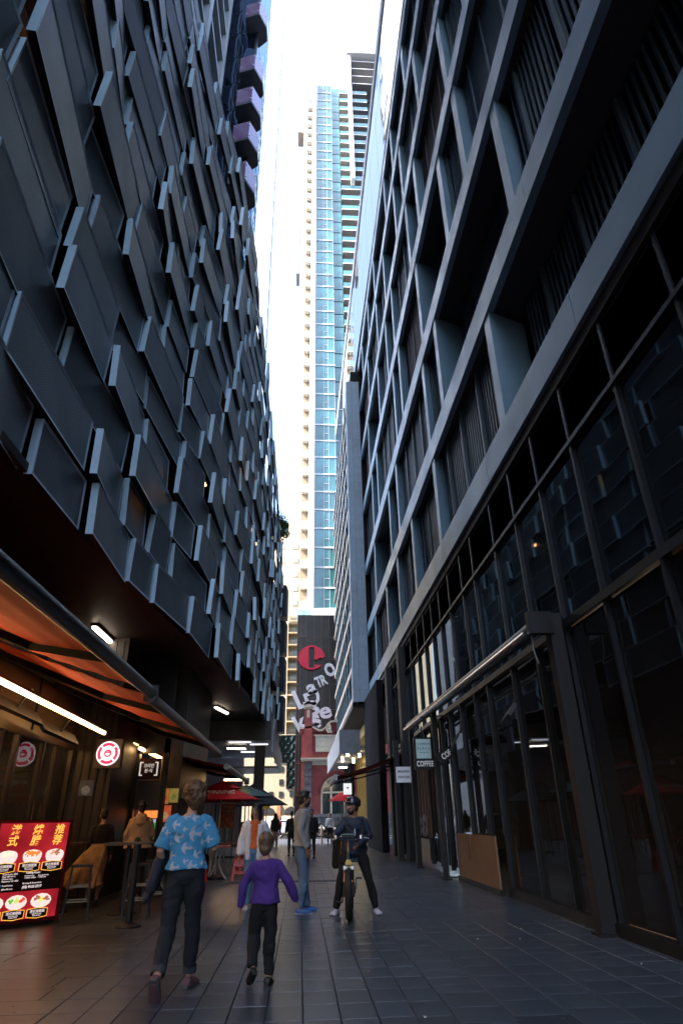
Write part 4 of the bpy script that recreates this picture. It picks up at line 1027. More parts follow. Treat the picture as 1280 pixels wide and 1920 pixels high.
# strip light tubes under awnings
def strip_light(lab, a, b, off=.16):
    a = Vector(a); b = Vector(b)
    t = thing('strip_light', lab, 'strip light', (a + b) / 2, group='warm strip lights along the awnings')
    MB().bar(a, b, .05, .05).obj('tube', strip_on, t)
    MB().bar(a + Vector((-off, 0, .12)), b + Vector((-off, 0, .12)), .02, .03).obj('thin_tube', strip_warm, t)
    MB().bar(a + Vector((0, 0, .045)), b + Vector((0, 0, .045)), .09, .035).obj('rail', darkmetal, t)
strip_light('longest glowing strip light above the restaurant doors under the large orange awning', (-4.0, 4.8, 3.12), (-4.0, 13.3, 2.98))
strip_light('short strip light pair just right of the round sign', (-3.85, 15.7, 2.93), (-3.72, 17.9, 2.86))
strip_light('short strip light behind the walking woman head', (-3.45, 18.2, 2.62), (-3.35, 20.3, 2.72))
strip_light('cool strip light under the far end of the second awning', (-2.6, 22.8, 2.6), (-2.0, 23.3, 2.62), .1)
heater('black panel heater at the left edge above the menu board', (-4.42, 9.1, 2.98), (-4.35, 10.8, 2.9), -.6)
heater('black panel heater between menu board and round sign', (-4.42, 11.1, 2.86), (-4.35, 12.7, 2.78), -.6)

# awnings
def awning(lab, y0, y1, xw, zw, xf, zf, m, grp='folding arm awnings on the left', arms=(), rip=.006):
    t = thing('awning', lab, 'awning', (xw, (y0 + y1) / 2, zw), group=grp)
    sag_sheet((xw, y0, zw), (xw, y1, zw), (xf, y1, zf), (xf, y0, zf), 20, 60, .03, ripple=rip).obj('canvas', m, t, smooth='all')
    MB().tube([(xf, y0 - .05, zf - .02), (xf, y1 + .05, zf - .02)], .075, 12).obj('front_bar', mat('grey_steel_bar', (.10, .11, .125), .3, .7), t, smooth=True)
    MB().box(xf - .09, xf + .09, y1 + .05, y1 + .12, zf - .13, zf + .08).obj('end_cap', darkmetal, t)
    MB().tube([(xw, y0, zw + .02), (xw, y1, zw + .02)], .1, 8).obj('cassette', darkmetal, t)
    MB().box(xf - .3, xf - .29, y0, y1, 0, 0.001) if 0 else None
    for y in arms:
        e = ((xw + xf) / 2 + .1, y + 1.2, (zw + zf) / 2 - .12)
        MB().bar((xw + .08, y, zw - .12), e, .07, .09).obj('upper_arm', mat('arm_black', (.01, .01, .01), .9, spec=.1), t)
        MB().bar(e, (xf, y + .25, zf - .05), .06, .08).obj('lower_arm', mat('arm_grey', (.01, .01, .01), .9, spec=.1), t)
    return t
awning('large orange fabric awning with dark front bar over the restaurant at left', -2, 8.55, -4.75, 3.85, -2.05, 2.95, orange_canvas, arms=(.5, 3.6, 6.3))
awning('orange awning behind the large one, reaching to the woman head', 8.62, 16.2, -4.75, 3.83, -2.05, 2.88, orange_canvas, arms=(9.4, 12.0, 14.2))
awning('smaller bright red orange awning beyond the long bar', 17.1, 23.6, -4.0, 3.1, -1.92, 2.62, mat('vermilion_canvas', (.6, .06, .015), .8), arms=(17.6, 21), rip=.006)

# menu lightbox
mn = thing('menu_lightbox', 'glowing red menu board with rice bowls and Chinese lettering at bottom left', 'menu board', (-4.12, 10.96, 0), rz=atan2(.92, .46) - rad(22))
# local: x right along board, y back, z up
mw, mz0, mz1 = .52, .10, 1.37
def LB(name, b, m, par=mn, **k): q = MB(); q.box(*b); return q.obj(name, m, par, world=False, **k)
LB('frame', (-mw - .07, mw + .07, .02, .12, mz0 - .05, mz1 + .04), mat('maroon_frame', (.12, .01, .02), .3))
def menu_face():
    m = mat('menu_face', (.35, .015, .04), .4, emit=(.55, .022, .035), es=.1)
    t = m.node_tree; n = t.nodes; L = t.links; b = n['Principled BSDF']
    tc = n.new('ShaderNodeTexCoord'); nz = n.new('ShaderNodeTexNoise'); nz.inputs['Scale'].default_value = 2.5; L.new(tc.outputs['Object'], nz.inputs['Vector'])
    r = n.new('ShaderNodeMapRange'); r.inputs[1].default_value = .3; r.inputs[2].default_value = .7; r.inputs[3].default_value = .04; r.inputs[4].default_value = .14
    L.new(nz.outputs['Fac'], r.inputs[0]); L.new(r.outputs[0], b.inputs['Emission Strength']); return m
LB('face', (-mw, mw, -.0, .02, mz0, mz1), menu_face())
LB('info_band', (-mw, mw, -.004, -.001, .46, .72), mat('menu_black', (.02, .01, .01), .4))
LB('caster_rail', (-mw, mw, .0, .14, .02, .05), darkmetal)
for x in (-.45, .45):
    q = MB(); q.ell((x, .07, .03), (.03, .03, .03)); q.obj('caster', rubber, mn, world=False, smooth=True)
gold = mat('gold_letters', (.75, .4, .08), .4, emit=(1, .5, .08), es=0.196)
wtx = mat('menu_white_text', (.8, .75, .75), .4, emit=(1, .85, .85), es=0.168)
for i, (a, b_) in enumerate((('港', '式'), ('燒', '腊'), ('推', '荐'))):
    x = -.30 + i * .335
    text(a, .15, gold, mn, facing(x, -.003, 1.27), bold=.003, depth=.001, shear=.15); text(b_, .15, gold, mn, facing(x - .015, -.003, 1.12), bold=.003, depth=.001, shear=.15)
fr_ = random.Random(11)
bowlw = mat('bowl_white', (.75, .7, .68), .4, emit=(1, .85, .8), es=0.14)
def food(x, z, plate, cols):
    par = mn
    q = MB()
    if plate: q.ell((x, -.004, z), (.155, .003, .095), nu=24, nv=6)
    else:
        q.prism([(x + .14 * cos(a), z + .14 * sin(a) * .95) for a in [rad(180 + 180 * i / 12) for i in range(13)]], 1, -.006, -.001); q.ell((x, -.005, z + .01), (.142, .003, .065), nu=24, nv=6)
    o = q.obj('dish', bowlw, par, world=False)
    for j, c in enumerate(cols):
        q = MB()
        for k in range(12):
            a = fr_.uniform(0, 6.28); r = fr_.random() * .8; cx = x + (j - (len(cols) - 1) / 2) * .07
            q.ell((cx + r * .055 * cos(a), -.009, z + .025 + r * .045 * sin(a)), (fr_.uniform(.01, .026), .004, fr_.uniform(.008, .018)), nu=7, nv=4)
        q.obj('food', mat('food_%s' % '_'.join(str(int(v * 99)) for v in c), c, .5, emit=c, es=.2, var=.4, vs_=40), o, world=False, kind='stuff')
org = (.75, .2, .03); brn = (.3, .12, .07); rice = (.75, .7, .5); pnk = (.7, .3, .18); grn = (.15, .4, .05); yel = (.8, .6, .08); red_ = (.7, .06, .04)
food(-.34, .93, False, [rice, rice]); food(.02, .93, False, [org, org, org]); food(.36, .93, False, [pnk, brn])
food(-.42, .32, True, [brn, grn]); food(-.09, .32, True, [grn, (.5, .6, .15), red_]); food(.27, .32, True, [brn, yel, brn])
lab_m = mat('label_black', (.03, .01, .012), .4)
for (x, z) in ((-.36, .775), (.0, .775), (.34, .775), (-.43, .165), (-.1, .165), (.24, .165)):
    pts = [(x - .145, z - .045), (x, z - .062), (x + .145, z - .045), (x + .145, z + .045), (x, z + .06), (x - .145, z + .045)]
    q = MB(); q.prism([(x + (a - x) * 1.06, z + (c - z) * 1.15) for a, c in pts], 1, -.008, -.002); q.obj('label_rim', gold, mn, world=False)
    q = MB(); q.prism(pts, 1, -.010, -.0085); o = q.obj('dish_label', lab_m, mn, world=False)
    text('港式燒腊飯', .044, wtx, mn, facing(x, -.011, z + .018), depth=.0005); text('BBQ Pork with', .022, wtx, mn, facing(x, -.011, z - .014), depth=.0005); text('Steamed Rice', .022, wtx, mn, facing(x, -.011, z - .034), depth=.0005)
def mt_(s_, x, z, sz, bold=0): text(s_, sz, wtx, mn, facing(x, -.005, z), depth=.0005, align='LEFT', bold=bold, shear=.1)
mt_('Food Factory 港式', -.36, .69, .028); mt_('Shop 4001-4111,', -.36, .66, .028); mt_('33 Rose Lane,', -.36, .63, .028); mt_('Melbourne VIC 3000', -.36, .60, .028); mt_('Food Factory', -.34, .545, .028); mt_('@foodfactory', -.34, .50, .028)
mt_('Trading Hours', -.03, .695, .036, .0005); mt_('Monday-Friday', -.04, .655, .024); mt_('11:00am-10:00pm', -.04, .63, .024); mt_('Saturday-Sunday', .16, .655, .024); mt_('11:00am-late', .16, .63, .024); mt_('Booking & Reservation', -.05, .56, .03); mt_('(03) 9133 5717', -.05, .51, .046, .0008)
disc('round_badge', .02, .075, -.006, wtx, mn, ce=(-.48, 0, .60)); disc('badge_ring', .03, .05, -.009, gold, mn, ce=(-.48, 0, .60))
LB('blue_icon', (-.395, -.36, -.006, -.004, .53, .56), mat('icon_blue', (.05, .15, .5), .4, emit=(.1, .3, .9), es=0.14)); LB('pink_icon', (-.395, -.36, -.006, -.004, .485, .515), mat('icon_pink', (.5, .1, .3), .4, emit=(.9, .2, .4), es=0.14))

# ---- furniture
def bar_table(x, y, lab, h=1.05):
    t = thing('bar_table', lab, 'table', (x, y, 0), group='high bar tables on the left')
    MB().box(-.35, .35, -.3, .3, h - .04, h).obj('table_top', mat('dark_laminate', (.08, .06, .05), .3), t, world=False)
    MB().tube([(0, 0, .04), (0, 0, h - .04)], .04, 10).obj('pedestal', blackpaint, t, world=False)
    MB().lathe([(.24, 0), (.24, .015), (.06, .05)], n=24).obj('base', blackpaint, t, world=False, smooth=True)
bar_table(-2.95, 12.2, 'high bar table in front of the person in the beige hoodie')
bar_table(-4.2, 12.6, 'high dark table behind the glowing menu board by the doors')
pq = thing('queue_post', 'black round based queue post standing left of the walking woman', 'queue post', (-2.48, 10.75, 0))
MB().lathe([(.19, 0), (.19, .02), (.05, .06)], n=24).obj('base', blackpaint, pq, world=False, smooth=True)
MB().tube([(0, 0, .05), (0, 0, 1.0)], .05, 12).obj('pole', blackpaint, pq, world=False, smooth=True); MB().tube([(0, 0, 1.0), (0, 0, 1.06)], .06, 12).obj('cap', darkmetal, pq, world=False)
def bar_stool(x, y, rz, lab):
    t = thing('bar_stool', lab, 'stool', (x, y, 0), rz, group='black bar stools')
    MB().box(-.17, .17, -.17, .17, .72, .75).obj('seat', blackpaint, t, world=False)
    for sx in (-1, 1):
        for sy in (-1, 1): MB().bar((sx * .14, sy * .14, .72), (sx * .19, sy * .19, 0), .03, .03).obj('leg', blackpaint, t, world=False)
    for z, s_ in ((.25, .175), (.45, .16)):
        q = MB()
        for a, b in (((-1, -1), (1, -1)), ((1, -1), (1, 1)), ((1, 1), (-1, 1)), ((-1, 1), (-1, -1))): q.bar((a[0] * s_, a[1] * s_, z), (b[0] * s_, b[1] * s_, z), .015, .015)
        q.obj('foot_rail', mat('worn_steel', (.25, .2, .15), .35, .8), t, world=False)
bar_stool(-2.55, 12.6, .2, 'black bar stool right of the high table near the hoodie'); bar_stool(-2.6, 11.7, .1, 'black bar stool nearest to the walking woman'); bar_stool(-3.55, 11.7, .3, 'black bar stool by the restaurant door behind the menu board')

def cafe_table(x, y, rz, lab):
    t = thing('cafe_table', lab, 'table', (x, y, 0), rz, group='red cafe tables')
    MB().box(-.33, .33, -.33, .33, .73, .76).obj('table_top', red_plastic, t, world=False)
    for k in range(4):
        a = k * pi / 2 + pi / 4; c, s_ = cos(a), sin(a)
        MB().tube([(c * .36, s_ * .36, 0), (c * .2, s_ * .2, .12), (c * .07, s_ * .07, .35), (c * .07, s_ * .07, .5), (c * .25, s_ * .25, .73)], .018, 6).obj('leg', ivory, t, world=False, smooth=True)
cafe_table(-2.17, 18.6, .1, 'red topped cafe table with curved pale legs under the red parasol')
cafe_table(-2.3, 20.8, .0, 'second red cafe table behind, in front of the poster')
def stool(x, y, rz, lab):
    t = thing('plastic_stool', lab, 'stool', (x, y, 0), rz, group='red plastic stools')
    MB().box(-.15, .15, -.15, .15, .43, .46).obj('seat', red_plastic, t, world=False)
    q = MB()
    for a in range(4):
        M = Matrix.Rotation(a * pi / 2, 3, 'Z')
        for sx in (-1, 1):
            p = [(sx * .14, -.145, .43), (sx * .09, -.15, .43), (sx * .14, -.20, 0), (sx * .19, -.20, 0)]
            q.add([M @ Vector(v) for v in p] + [M @ (Vector(v) + Vector((0, .012, 0))) for v in p], [(0, 1, 2, 3), (7, 6, 5, 4), (0, 3, 7, 4), (1, 5, 6, 2), (0, 4, 5, 1), (3, 2, 6, 7)])
        p = [(-.14, -.147, .43), (.14, -.147, .43), (.15, -.16, .33), (.06, -.165, .30), (-.06, -.165, .30), (-.15, -.16, .33)]
        q.add([M @ Vector(v) for v in p] + [M @ (Vector(v) + Vector((0, .012, 0))) for v in p], [(0, 1, 2, 3, 4, 5), (11, 10, 9, 8, 7, 6), (0, 6, 7, 1), (3, 9, 10, 4)])
        p = [(-.165, -.185, .14), (.165, -.185, .14), (.16, -.18, .2), (-.16, -.18, .2)]
        q.add([M @ Vector(v) for v in p] + [M @ (Vector(v) + Vector((0, .01, 0))) for v in p], [(0, 1, 2, 3), (7, 6, 5, 4)])
    q.obj('legs_shell', red_plastic, t, world=False)
stool(-1.55, 18.2, .1, 'red plastic stool stacked nearest to the woman in the white cardigan'); 
t = stool(-2.55, 18.0, .3, 'red plastic stool left of the parasol pole under the table')
stool(-2.75, 19.3, .0, 'red plastic stool behind the left side of the table'); stool(-1.7, 20.4, .5, 'red plastic stool at the second cafe table')
# umbrellas
def umbrella(x, y, lab, R, z0, z1, m, n=8, vent=True, lean=(0, 0), pole_m=ivory, txt=None, rot=.3):
    t = thing('parasol', lab, 'parasol', (x, y, 0))
    q = MB(); top = Vector((lean[0], lean[1], z1)); vs = [top]
    N = n
    for k in range(N):
        a = 2 * pi * k / N + rot; vs.append(Vector((lean[0] + R * cos(a), lean[1] + R * sin(a), z0)))
    fs = [(0, 1 + k, 1 + (k + 1) % N) for k in range(N)]
    q.add(vs, fs); q.add([v - Vector((0, 0, .015)) for v in vs], [f[::-1] for f in fs]); q.obj('canopy', m, t, world=False)
    if vent:
        q = MB(); vs = [top + Vector((0, 0, .07))]
        for k in range(N): a = 2 * pi * k / N + rot; vs.append(Vector((lean[0] + R * .5 * cos(a), lean[1] + R * .5 * sin(a), z0 + (z1 - z0) * .5 + .08)))
        q.add(vs, fs); q.add([v - Vector((0, 0, .012)) for v in vs], [f[::-1] for f in fs]); q.obj('vent_flap', m, t, world=False)
    for k in range(N):
        a = 2 * pi * k / N + rot; MB().bar((lean[0], lean[1], z1 - .03), (lean[0] + R * .98 * cos(a), lean[1] + R * .98 * sin(a), z0 - .005), .015, .015).obj('rib', pole_m, t, world=False)
    MB().tube([(0, 0, 0), (0, 0, .9), (lean[0], lean[1], z1 + .06)], .022, 8).obj('pole', pole_m, t, world=False, smooth=True)
    MB().lathe([(.25, 0), (.25, .06), (.05, .1)], n=16).obj('base', darkmetal, t, world=False)
    if txt: text(txt, .17, mat('cream_print', (.6, .5, .35), .6), t, frameM((lean[0], lean[1] - R * .62, z0 + .17), (1, 0, 0), (0, .45, .5)), bold=.002, shear=.2)
umbrella(-2.2, 18.5, 'red parasol with pale lettering and cream pole over the cafe table', 1.08, 1.86, 2.28, red_umb, lean=(.06, 0), txt='WINNING')
umbrella(-1.95, 24.0, 'pale teal parasol half hidden behind the red one', 1.0, 2.1, 2.5, teal_umb, vent=False, pole_m=darkmetal)
umbrella(-1.95, 27.5, 'large charcoal parasol in front of the square column', 1.5, 1.9, 2.7, dark_umb, vent=False, pole_m=darkmetal)
# standing poster, hoardings, yellow sign
ps = thing('poster_stand', 'black frame stand with an orange food poster behind the red parasol', 'poster stand', (-2.35, 22, 0))
q = MB(); q.box(-2.75, -2.7, 21.95, 22.02, 0, 2.0); q.box(-1.95, -1.9, 21.95, 22.02, 0, 2.0); q.box(-2.75, -1.9, 21.95, 22.02, 1.95, 2.0); q.box(-2.75, -1.9, 21.95, 22.02, .3, .36); q.obj('frame', blackpaint, ps)
B('orange_poster', (-2.55, -2.1, 21.9, 21.94, 1.15, 1.85), mat('orange_food_poster', (.5, .12, .03), .6, var=.5, vs_=9), ps)
text('SPECIAL', .09, mat('poster_ink2', (.7, .6, .4), .6), ps, SM(ps, -2.32, 21.89, 1.74)); text('KOREAN', .09, MC['poster_ink2'], ps, SM(ps, -2.32, 21.89, 1.63))
ysn = thing('speed_hump_sign', 'yellow diamond road sign with a black hump symbol beyond the parasols', 'road sign', (-2.2, 44, 0))
MB().tube([(0, 0, 0), (0, 0, 2.6)], .03, 8).obj('pole', darkmetal, ysn, world=False)
q = MB(); q.prism([(-.36, 2.25), (0, 1.89), (.36, 2.25), (0, 2.61)], 1, -.05, -.03); q.obj('plate', mat('sign_yellow', (.7, .42, .02), .5), ysn, world=False)
q = MB(); q.prism([(-.2, 2.2), (.2, 2.2), (.08, 2.32), (-.08, 2.32)], 1, -.06, -.052); q.obj('hump_symbol', ink, ysn, world=False)
for o_ in (): pass
hd = thing('cafe_barrier', 'dark metal lattice barrier around the tables behind the parasols', 'barrier', (-3, 25, 0))
for i in range(16):
    B('upright', (-5.6 + i * .28, -5.57 + i * .28, 25.6, 25.64, 0, 2.0), darkmetal, hd)
B('rail', (-5.6, -1.4, 25.59, 25.65, 1.96, 2.02), darkmetal, hd); B('rail', (-5.6, -1.4, 25.59, 25.65, .5, .54), darkmetal, hd)
bn = thing('stone_bench_wall', 'low grey stone block wall beside the square column', 'low wall', (-2.1, 33, 0))
for i in range(5): B('stone_course', (-2.9, -1.75, 32, 32.4, i * .26 + .005, i * .26 + .255), mat('rough_stone', (.2, .18, .17), .85, var=.3, objvar=.2), bn)

# ================================================================== STREET THINGS
bo = thing('bollard', 'slim pale metal bollard at the end of the lane', 'bollard', (1.32, 42.05, 0))
MB().tube([(0, 0, 0), (0, 0, .98)], .075, 12).obj('tube', mat('brushed_steel', (.5, .4, .35), .35, .8), bo, world=False, smooth=True); MB().ell((0, 0, .98), (.075, .075, .03)).obj('cap', chrome, bo, world=False, smooth=True)
def motorbike(x, y, rz, body, lab):
    t = thing('motorbike', lab, 'motorbike', (x, y, -.0), rz, group='motorbikes parked by the brick building')
    for yy in (-.62, .62):
        wo_ = MB().ring((0, yy, .31), .26, .055, 'x', 24, 8).obj('tyre', rubber, t, world=False, smooth=True)
        q = MB(); q.ring((0, yy, .31), .2, .015, 'x', 20, 5)
        for a in range(6): q.tube([(0, yy, .31), (0, yy + .2 * cos(a * pi / 3), .31 + .2 * sin(a * pi / 3))], .01, 4)
        q.obj('rim', chrome, wo_, world=False)
    MB().loft([(0, -.5, .55), (0, -.2, .6), (0, .1, .68), (0, .38, .72), (0, .5, .62)], [(.05, .07), (.13, .14), (.15, .17), (.12, .13), (.05, .06)], ref=(0, 0, 1)).obj('body', body, t, world=False, smooth=True)
    MB().loft([(0, -.75, .82), (0, -.45, .8), (0, -.1, .78)], [(.06, .03), (.12, .05), (.1, .04)], ref=(0, 0, 1)).obj('saddle', rubber, t, world=False, smooth=True)
    MB().tube([(-.33, .36, 1.02), (-.12, .42, 1.0), (.12, .42, 1.0), (.33, .36, 1.02)], .015, 6).obj('handlebar', darkmetal, t, world=False)
    MB().tube([(0, .42, .98), (0, .62, .31)], .03, 6).tube([(0, -.2, .45), (0, -.62, .31)], .03, 6).box(-.12, .12, -.2, .2, .28, .5).obj('frame', darkmetal, t, world=False)
    MB().ell((0, .52, .86), (.09, .07, .09)).obj('headlight', chrome, t, world=False, smooth=True)
    q = MB(); q.add([(-.12, .5, .95), (.12, .5, .95), (.09, .4, 1.2), (-.09, .4, 1.2), (-.12, .51, .95), (.12, .51, .95), (.09, .41, 1.2), (-.09, .41, 1.2)], [(0, 1, 2, 3), (7, 6, 5, 4), (3, 2, 6, 7)]); q.obj('windscreen', mat('smoke_screen', (.3, .35, .4), .1), t, world=False)
wb = mat('white_fairing', (.7, .72, .75), .25, coat=.5)
for i, (x, l) in enumerate(((.55, 'white motorbike, leftmost of the parked row by the brick wall'), (1.25, 'white motorbike directly left of the bollard'), (1.95, 'white motorbike right behind the bollard'), (2.7, 'motorbike at the right end of the row behind the man in the white shirt'), (-.1, 'dark motorbike half hidden behind the man in the grey sweater'))):
    motorbike(x, 58.6, rad(35 + i * 8), wb if i < 4 else mat('blue_fairing', (.05, .08, .15), .3), l)
def car(x, y, rz, m, lab):
    t = thing('parked_car', lab, 'car', (x, y, -.13), rz)
    prof = [(-2.1, .35), (-2.15, .75), (-1.9, .95), (-1.2, 1.02), (-.6, 1.42), (.7, 1.45), (1.4, 1.05), (2.0, .95), (2.15, .7), (2.1, .3)]
    q = MB(); k = len(prof); vs = []
    for xx, sc in ((-.86, .9), (-.8, 1), (.8, 1), (.86, .9)):
        vs += [(xx * (1 if p[1] < 1.03 else .82), p[0] * (1 if abs(xx) < .81 else .98), .3 + (p[1] - .3) * sc) for p in prof]
    fs = [(r * k + i, r * k + (i + 1) % k, (r + 1) * k + (i + 1) % k, (r + 1) * k + i) for r in range(3) for i in range(k)] + [tuple(range(k)), tuple(range(3 * k, 4 * k))[::-1]]
    q.add(vs, fs); q.obj('body', m, t, world=False, smooth=True)
    for sx in (-1, 1):
        q = MB(); q.prism([(-1.05, 1.04), (-.58, 1.36), (.66, 1.38), (1.2, 1.05)], 0, sx * .70, sx * .735); q.obj('side_window', mat('car_glass', (.02, .03, .035), .08, spec=.9), t, world=False)
        for yy in (-1.3, 1.35):
            wo_ = MB().ring((sx * .78, yy, .3), .22, .09, 'x', 20, 8).obj('wheel', rubber, t, world=False, smooth=True); MB().tube([(sx * .72, yy, .3), (sx * .85, yy, .3)], .17, 14).obj('rim', chrome, wo_, world=False)
        q = MB(); q.box(sx * .45, sx * .75, -2.16, -2.1, .62, .75); q.obj('tail_light', mat('tail_red', (.4, .02, .02), .3), t, world=False)
    q = MB(); q.add([(-.62, .75, 1.42), (.62, .75, 1.42), (.7, 1.42, 1.08), (-.7, 1.42, 1.08), (-.62, .77, 1.44), (.62, .77, 1.44), (.7, 1.45, 1.10), (-.7, 1.45, 1.10)], [(0, 1, 2, 3), (4, 7, 6, 5)]); q.obj('windscreen', MC['car_glass'], t, world=False)
car(-1.9, 69.5, rad(88), mat('silver_car_paint', (.5, .53, .58), .25, .4, coat=1), 'silver car passing in front of the sunlit shops at the far end')
car(-3.1, 66, rad(5), mat('white_car_paint', (.7, .7, .7), .25, coat=1), 'white car standing on the side road at the far left')
# ================================================================== PEOPLE
skinA = mat('skin_fair', (.50, .28, .20), .5, var=.08); skinB = mat('skin_brown', (.25, .13, .08), .5, var=.08); skinC = mat('skin_olive', (.36, .20, .13), .5, var=.08)
def voxel(q, name, mats, vox, parent, smooth_it=3, folds=0., fscale=9., fstretch=.45, seed=0., pattern=None, rough_hair=0.):
    me0 = q.mesh('tmp', mats if isinstance(mats, list) else [mats], fix=True)
    o = bpy.data.objects.new('tmp', me0)
    md = o.modifiers.new('r', 'REMESH'); md.mode = 'VOXEL'; md.voxel_size = vox; md.use_smooth_shade = True
    ms = o.modifiers.new('s', 'SMOOTH'); ms.factor = .5; ms.iterations = smooth_it
    me = evaluate(o); bpy.data.meshes.remove(me0); me.name = name
    if folds or rough_hair:
        sd = Vector((seed, seed * 1.7, 0))
        nv = len(me.vertices); cs = [0.] * (nv * 3); me.vertices.foreach_get('co', cs); ns = [0.] * (nv * 3); me.vertex_normals.foreach_get('vector', ns)
        for i_ in range(nv):
            p = Vector(cs[3 * i_:3 * i_ + 3])
            d = 0.
            if folds:
                wv = noise.noise(Vector((p.x * 5, p.y * 5, p.z * 3)) + sd) * 1.4
                d += folds * (noise.noise(Vector((p.x * fscale, p.y * fscale, p.z * fscale * fstretch + wv)) + sd) + .55 * (1 - 2 * abs(noise.noise(Vector((p.x * fscale * .8, p.y * fscale * .8, p.z * fscale * 1.3 + wv * 2)) - sd))) - .3)
            if rough_hair: d += rough_hair * (noise.noise(p * 28 + sd) + .6 * noise.noise(p * 60 + sd))
            cs[3 * i_:3 * i_ + 3] = p + Vector(ns[3 * i_:3 * i_ + 3]) * d
        me.vertices.foreach_set('co', cs)
    me.materials.clear()
    for m_ in (mats if isinstance(mats, list) else [mats]): me.materials.append(m_)
    me.polygons.foreach_set('use_smooth', [True] * len(me.polygons))
    idx = [0] * len(me.polygons)
    if pattern: idx = [pattern(f.center, f.normal) for f in me.polygons]
    me.polygons.foreach_set('material_index', idx); me.update()
    return link(name, me, parent)

def LP(a, b, t): return tuple(a[i] + (b[i] - a[i]) * t for i in range(3))
def person(lab, x, y, rz, H, J=None, sx=1., skin=skinA, top=None, bottom=None, shoe=None, hair=None, hairstyle='short', res=.012, headturn=0., headtilt=0., sleeve=1., hem=.93, leg_end=1., topw=1., trw=1., cat='person', z0=0., hairm=None, top2=None, pattern=None, hands=True, kid=False, group=None, beard=None, skirt=None, feet=True, folds=.014):
    k = H / 1.75
    t = thing('person', lab, cat, (x, y, z0), rz, group)
    D = dict(hipL=(-.09, 0, .92), kneeL=(-.10, .02, .50), ankL=(-.10, -.02, .09), hipR=(.09, 0, .92), kneeR=(.10, .02, .50), ankR=(.10, -.02, .09),
             toeL=(0, 1, 0), toeR=(0, 1, 0), shL=(-.165, 0, 1.395), elL=(-.235, -.02, 1.14), wrL=(-.25, .05, .89), shR=(.165, 0, 1.395), elR=(.235, -.02, 1.14), wrR=(.25, .05, .89),
             pel=(0, 0, .95), chest=(0, 0, 1.30), neck=(0, 0, 1.47), head=(0, .02, 1.63), hdL=(0, .12, -1), hdR=(0, .12, -1))
    if J: D.update(J)
    hs = 1.18 if kid else 1.
    for key in D:
        if not key.startswith(('toe', 'hd')): D[key] = tuple(c * k for c in D[key])
    def w(r): return r * k
    P_, Cc, N = D['pel'], D['chest'], D['neck']
    tors = [(LP(P_, Cc, -.28), (.11, .09)), (LP(P_, Cc, -.1), (.165, .115)), (LP(P_, Cc, .1), (.160, .11)), (LP(P_, Cc, .42), (.138, .092)), (LP(P_, Cc, .75), (.150, .10)),
            (Cc, (.165, .108)), (LP(Cc, N, .42), (.163, .10)), (LP(Cc, N, .72), (.125, .082)), (LP(Cc, N, .88), (.085, .07)), (N, (.062, .062))]
    def torso(q, g, a=0, b=10, wd=1.):
        s_ = tors[a:b]; q.loft([p for p, r in s_], [((r[0] * sx * wd) * k + g, r[1] * k + g) for p, r in s_], 20)
    def arm(q, s_, g, f=1., lw=1.):
        sh, el, wr = D['sh' + s_], D['el' + s_], D['wr' + s_]
        pts = [LP(sh, N, .35), LP(sh, el, .02), LP(sh, el, .5), el, LP(el, wr, .4), wr]; rr_ = [.038, .050, .045, .039, .038, .026]
        if f < 1:
            pts = [LP(sh, N, .35), sh, LP(sh, el, .45), LP(sh, el, f * 2 if f <= .5 else 1)]; rr_ = [.038, .052, .056, .056]
            q.loft(pts, [(w(r) * 1.05 + g, w(r) * 1.05 + g) for r in rr_], 12)
        else: q.loft(pts, [(w(r) * lw + g, w(r) * lw + g) for r in rr_], 12)
    def leg(q, s_, g, e=1., fl=1.):
        h, kn, an = D['hip' + s_], D['knee' + s_], D['ank' + s_]; h2 = LP(h, P_, .15)
        pts = [h2, LP(h, kn, .25), LP(h, kn, .7), kn, LP(kn, an, .3), LP(kn, an, .72), LP(kn, an, e)]; rr_ = [.088, .088, .066, .054, .054, .042, .037]
        q.loft(pts, [(w(r) * (1 + (fl - 1) * i / 6) + g, w(r) * 1.08 * (1 + (fl - 1) * i / 6) + g) for i, r in enumerate(rr_)], 14)
    def foot(q, s_, g=0.):
        an = Vector(D['ank' + s_]); td = Vector(D['toe' + s_]).normalized(); side = td.cross(Vector((0, 0, 1)))
        side = side.normalized() if side.length > .1 else Vector((1, 0, 0)); up = side.cross(td).normalized()
        base = an - up * w(.055)
        pts = [base - td * w(.065) + up * .012, base - td * w(.03), base + td * w(.06) - up * .008, base + td * w(.13) - up * .014, base + td * w(.175) - up * .02]
        q.loft(pts, [(w(.026) + g, w(.03) + g), (w(.036) + g, w(.044) + g), (w(.042) + g, w(.04) + g), (w(.046) + g, w(.03) + g), (w(.03) + g, w(.02) + g)], 12, ref=up)
    # head frame
    hc = Vector(D['head']); HM = Matrix.Rotation(headturn, 3, 'Z') @ Matrix.Rotation(headtilt, 3, 'X')
    def hp(a, b, c): return hc + HM @ Vector((a * k * hs, b * k * hs, c * k * hs))
    def hr(*r): return tuple(v * k * hs for v in r)
    q = MB()
    torso(q, 0)
    for s_ in 'LR':
        arm(q, s_, 0); leg(q, s_, 0)
        if feet: foot(q, s_)
    q.loft([LP(Cc, N, .7), N, tuple(hc - HM @ Vector((0, .015, .06 * k)))], [(w(.06), w(.06)), (w(.052), w(.055)), (w(.05), w(.052))], 12)
    q.ell(hp(0, -.012, .025), hr(.076, .092, .09), HM); q.ell(hp(0, .018, -.035), hr(.058, .072, .078), HM); q.ell(hp(0, .045, -.085), hr(.032, .03, .028), HM)
    q.loft([hp(0, .08, .025), hp(0, .098, -.005), hp(0, .104, -.022), hp(0, .082, -.034)], [hr(.008, .008), hr(.011, .012), hr(.016, .014), hr(.012, .008)], 8)
